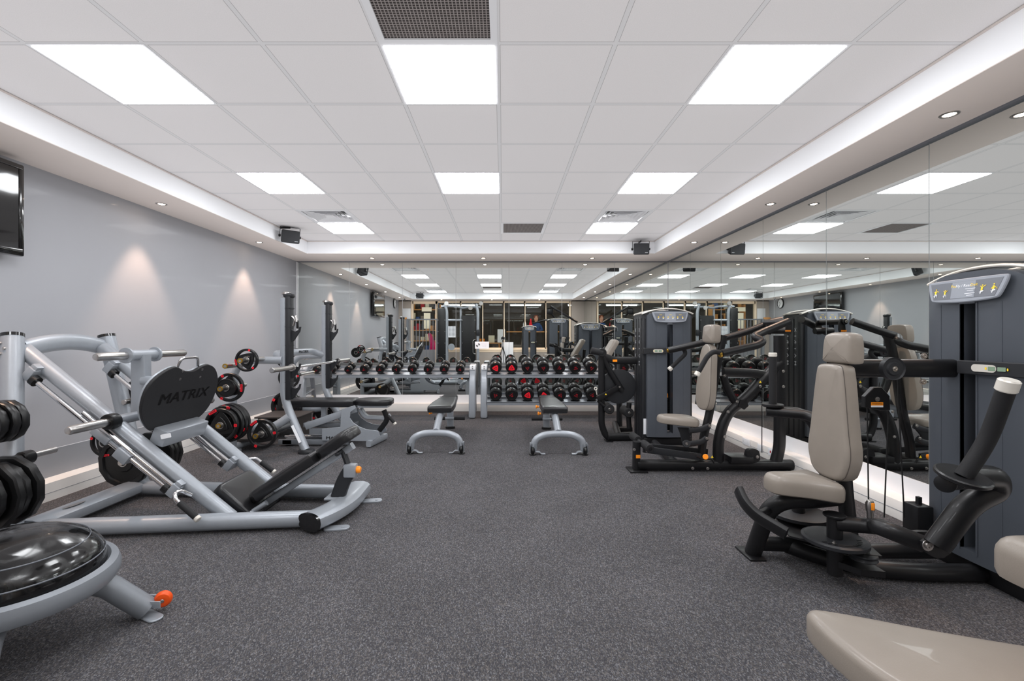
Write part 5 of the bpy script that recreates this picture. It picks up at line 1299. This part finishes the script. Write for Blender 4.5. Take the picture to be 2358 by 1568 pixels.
# base
ob('front_foot', MB().tube([G(225, 690, 2.58), G(330, 395, 2.45), G(430, 335, 2.4), G(640, 330, 2.36), G(800, 310, 2.36)], (.043, .043), fil=.12, seg=18), BK, t)
ob('foot_flange', MB().bx(1.36, 1.45, 2.50, 2.67, 0, .012, .003), BK, t)
ob('base_tube', MB().tube([(1.44, 2.57, .07), (1.75, 2.55, .07)], (.04, .04)).tube([(1.60, 2.57, .06), (1.72, 2.44, .05), (1.88, 2.34, .045), (2.1, 2.30, .045), (2.415, 2.30, .045)], (.042, .042), fil=.2, seg=18).tube([(1.7, 2.5, .06), (2.36, 2.5, .06)], (.04, .04)), BK, t)
ob('cam_disc', MB().lathe([(0, 0), (.138, 0), (.142, .004), (.142, .018), (.13, .024), (.115, .02), (0, .02)], fr((1.655, 2.27, .215), (0, 0, 1)), 48), K['dark'], t)
ob('cam_disc', MB().lathe([(0, 0), (.15, 0), (.155, .004), (.155, .02), (.14, .026), (0, .022)], fr((1.69, 2.60, .215), (0, 0, 1)), 48), K['dark'], t)
sl = MB()
for k in range(11): 
    a = math.radians(-150 + k * 13); sl.box((1.655 + .10 * math.cos(a), 2.27 + .10 * math.sin(a), .2365), (.02, .008, .002), None)
ob('cam_slots', sl, K['ink'], t)
ob('belt_pulley', MB().lathe([(0, 0), (.055, 0), (.058, .004), (.05, .014), (.058, .024), (.055, .028), (0, .028)], fr((1.735, 2.19, .165), (0, 0, 1)), 36), K['dark'], t)
m2 = MB(); bolt(m2, (1.735, 2.19, .193), (0, 0, 1), .010); ob('pulley_bolt', m2, K['steel'], t)
m2 = MB(); bolt(m2, (1.60, 2.20, .238), (0, 0, 1), .008); ob('cam_bolt', m2, K['steel'], t)
ob('pivot_column', MB().cyl((1.655, 2.27, .05), (1.655, 2.27, .345), .034).cyl((1.655, 2.27, .34), (1.655, 2.27, .352), .05), BK, t)
ob('pivot_column', MB().cyl((1.69, 2.60, .05), (1.69, 2.60, .32), .034), BK, t)
ob('mount_plate', MB().prism([(1.50, 2.38), (1.72, 2.18), (1.80, 2.16), (1.84, 2.3), (1.78, 2.70), (1.60, 2.72)], .01, Matrix.Translation((0, 0, .185))).prism([(1.62, 2.28), (1.70, 2.16), (1.80, 2.14), (1.80, 2.26)], .03, Matrix.Translation((0, 0, .10))), BK, t)
ob('mount_label', MB().box((1.80, 2.28, .197), (.03, .02, .001), Matrix()), K['orange'], t)
ob('adjust_lever', MB().lathe([(0, 0), (.014, 0), (.013, .05), (.018, .07), (.019, .10), (.012, .115), (0, .118)], fr((1.775, 2.20, .33), (0, 0, 1)), 16), K['steel'], t)
ob('lever_button', MB().box((1.775, 2.184, .42), (.016, .008, .035), None, .003), K['orange'], t)
ob('step_bar', MB().tube([U(0, 0, 2.0)] and [G(128, 262, 2.42), G(165, 350, 2.36), G(250, 440, 2.3), G(455, 560, 2.2)], (.020, .034), fil=.12, seg=12, sq=.6), BK, t)
ob('support_link', MB().tube([G(250, 440, 2.34), G(330, 400, 2.42)], .02), BK, t)
# moving arms
ar = ob('fly_arm', MB().tube([(1.655, 2.26, .31), (1.80, 2.18, .325), G(1080, 510, 2.0), G(1390, 630, 1.93)], .036, fil=.1, seg=18)
   .tube([G(1480, 640, 1.87), G(1700, 350, 1.84), G(1890, 260, 1.84), G(1880, 175, 1.82), G(1770, 165, 1.80), G(1590, 180, 1.76)], .045, fil=.13, seg=20), BK, t)
jt = ob('arm_joint', MB().prism(smooth2([(G(x, y, 1.9).x, G(x, y, 1.9).z) for x, y in ((1365, 590), (1480, 580), (1610, 600), (1520, 710), (1440, 715), (1370, 660))][::-1], 1), .02, XZ(1.90)).prism(smooth2([(G(x, y, 1.9).x, G(x, y, 1.9).z) for x, y in ((1365, 590), (1480, 580), (1610, 600), (1520, 710), (1440, 715), (1370, 660))][::-1], 1), .02, XZ(1.97)), BK, ar)
m2 = MB(); bolt(m2, G(1420, 640, 1.88), (0, -1, 0), .018); ob('joint_bolt', m2, K['steel'], ar)
p, q = U(1690, 1500, 1.70), U(1990, 890, 1.62)
gm = U(1860, 1250, 1.68)
gr = ob('hand_grip', MB().tube([p, gm, q], .027, fil=.16, seg=20), K['grip'], ar)
e = (q - gm).normalized()
ob('end_cap', MB().cyl(q - e * .01, q + e * .035, .031), K['crown'], gr)
ax = (gm - p).normalized()
ob('grip_disc', MB().lathe([(.02, 0), (.075, .0), (.083, .006), (.083, .016), (.077, .02), (.02, .014)], fr(p - ax * .01, (.05, -.28, 1)), 36), BK, gr)
ob('clamp_knob', MB().lathe([(0, 0), (.028, 0), (.032, .008), (.032, .03), (.02, .035), (.0, .035)], fr(G(1550, 210, 1.73), (-.8, -.6, 0)), 24), BK, ar)
ar = ob('fly_arm', MB().tube([(1.69, 2.60, .30), (1.95, 2.75, .30), (2.1, 2.95, .5), (2.05, 3.05, .73), U(360, 1050, 3.1)], .036, fil=.12, seg=16).tube([U(660, 1100, 2.95), U(600, 1070, 3.0), U(320, 1045, 3.1)], .033, fil=.08, seg=16), BK, t)
p, q = U(366, 1010, 3.1), U(366, 668, 3.1)
gr = ob('hand_grip', MB().cyl(p, q, .024), K['grip'], ar)
ob('end_cap', MB().cyl(q, q + Vector((0, 0, .028)), .026), K['crown'], gr)
ob('grip_disc', MB().lathe([(.02, 0), (.060, .0), (.067, .006), (.067, .018), (.06, .022), (.02, .02)], fr(p - Vector((0, 0, .005)), (0, 0, 1)), 32), BK, gr)
ob('tower_bracket', MB().bx(2.28, 2.37, 2.50, 2.60, .13, .30, .008).bx(2.32, 2.34, 2.54, 2.56, .3, .34), BK, t)

# ---------------------------------------------------------------- machine in the bottom right corner
t = thing('chest_press_machine', 'taupe padded seat of a machine in the bottom right corner, nearest the camera', 'weight machine', (1.3, 1.0, 0))
sp = smooth2([(.815, 1.245), (.80, 1.15), (.81, 1.02), (.84, .93), (.90, .84), (1.05, .74), (1.35, .72), (1.35, 1.06), (1.10, 1.14), (.90, 1.225)], 2)
so = ob('seat', MB().pad(sp, .075, .022, Matrix.Translation((0, 0, .425)), .004), K['taupe'], t)
ob('stitching', MB().tube([(x, y, .4905) for x, y in inset(sp, .007)], .0016, fil=0, seg=6), K['seam'], so)
ob('under_roller', MB().pad(rrect(.11, .055, .026), .035, .012, fr((.835, .98, .38), (-.5, -1, .0), (.9, -.5, -.5))), K['grip'], t)
ob('seat_frame', MB().tube([(.95, .98, .40), (1.3, .95, .38), (1.45, .95, .05)], (.035, .03), fil=.08).tube([(.95, .98, .41), (.92, .95, .05)], .03), BK, t)
ob('knee_pad', MB().pad(rrect(.50, .21, .05, cx=.25), .115, .045, Matrix.Translation((1.265, 1.095, .61))), K['taupe'], t)
ob('frame_post', MB().tube([(1.41, 1.12, 0), (1.41, 1.12, .61)], .03), BK, t)
ob('sticker', MB().prism(rrect(.03, .12, .004), .001, fr((1.39, 1.093, .52), (-.6, -.8, 0), (.8, -.6, 0))), K['white'], t)
# towers that stand beside and behind the camera, seen in the mirrors (they face the back mirror)
tt = tower('tall weight tower right of the camera with press arms, seen in the back mirror', Tm((1.78, .92, 0), (-1, 0, 0), (0, -1, 0)), .66, .38, 1.86, both=False, logo=False, loc=(1.78, .8, 0))
tower('short narrow weight tower by the rear windows, seen only in the back mirror', Tm((.88, .36, 0), (-1, 0, 0), (0, -1, 0)), .47, .32, 1.64, both=False, logo=False, loc=(.88, .2, 0))
t = tt
ob('lever_arm', MB().tube([mir(1268, 705, 14.7), mir(1330, 742, 14.6)], .035).tube([mir(1225, 745, 15.0), mir(1255, 737, 15.0), mir(1300, 732, 15.0)], .025, fil=.05), BK, t)
ob('pivot_plate', MB().box(mir(1266, 717, 14.7), (.2, .04, .2), None, .04), BK, t)
ob('lever_post', MB().tube([mir(1268, 720, 14.75), mir(1280, 735, 14.8), (1.6, .8, 1.5)], .03), BK, t)
# cable crossover by the rear windows
t = thing('cable_machine', 'grey twin cable machine with black side shrouds by the rear windows', 'cable machine', (-1.44, .35, 0))
D = 15.1; Q = lambda x, y, d=D: mir(900 + x / 8.71, 590 + y / 8.71, d)
for x in (1125, 1745):
    ob('column', MB().tube([Vector((Q(x, 0).x, .39, .03)), Vector((Q(x, 0).x, .39, 2.1)), Vector((Q(x - 40, 0).x, .39, 2.36))], (.05, .05), fil=.1), K['silver'], t)
ob('arch_beam', MB().tube([Q(1010, 1010), Q(1120, 1000), Q(1350, 1010), Q(1430, 1040), Q(1600, 1015), Q(1800, 1020)], (.04, .035), fil=.2), K['silver'], t)
ob('cross_beam', MB().tube([Q(1120, 1280), Q(1420, 1280)], (.03, .035)), K['silver'], t)
ob('centre_column', MB().tube([Vector((Q(1400, 0).x, .34, .03)), Vector((Q(1400, 0).x, .34, 2.2))], (.035, .035)), K['silver'], t)
for a, b2, top in ((940, 1100, 1040), (1425, 1700, 1190)):
    sh = ob('side_shroud', MB().bx(Q(a, 0).x, Q(b2, 0).x, .1, .44, .1, Q(0, top).z, .02), K['shade'], t)
    br = MB()
    for k in range(5):
        for x in (a + 12, b2 - 12): br.cyl((Q(x, 0).x, .44, .3 + k * .38), (Q(x, 0).x, .446, .3 + k * .38), .012, seg=8)
    ob('rivets', br, K['steel'], sh)
ob('instruction_board', MB().bx(Q(1155, 0).x, Q(1300, 0).x, .42, .43, 1.25, 1.62), K['white'], t)
br = MB(); random.seed(5)
for i in range(5):
    for j in range(8): 
        x = Q(1170 + 27 * i, 0).x; z = 1.28 + .043 * j
        br.bx(x, x + .025, .43, .432, z, z + .03)
ob('exercise_drawings', br, K['panel2'], t)
for x, z in ((1120, 2.37), (1810, 2.37), (1600, 2.22)):
    ob('pulley_wheel', MB().lathe([(0, -.02), (.07, -.02), (.06, 0), (.07, .02), (0, .02)], fr((Q(x, 0).x, .45, z), (0, 1, 0))), K['steel'], t)
ob('pulley_disc', MB().lathe([(0, 0), (.11, 0), (.11, .03), (0, .03)], fr((Q(1220, 0).x, .44, .93), (0, 1, 0))), K['silver'], t)
ob('side_handle', MB().tube([(Q(1700, 0).x, .44, 1.18), (Q(1650, 0).x, .46, 1.15), (Q(1650, 0).x, .46, .72), (Q(1700, 0).x, .44, .70)], .012, fil=.04), K['steel'], t)
ob('carriage', MB().bx(Q(1720, 0).x, Q(1790, 0).x, .40, .5, 1.3, 1.5, .02), K['dark'], t)
ob('base', MB().bx(Q(950, 0).x, Q(1790, 0).x, .1, .5, 0, .09, .01), K['silver2'], t)
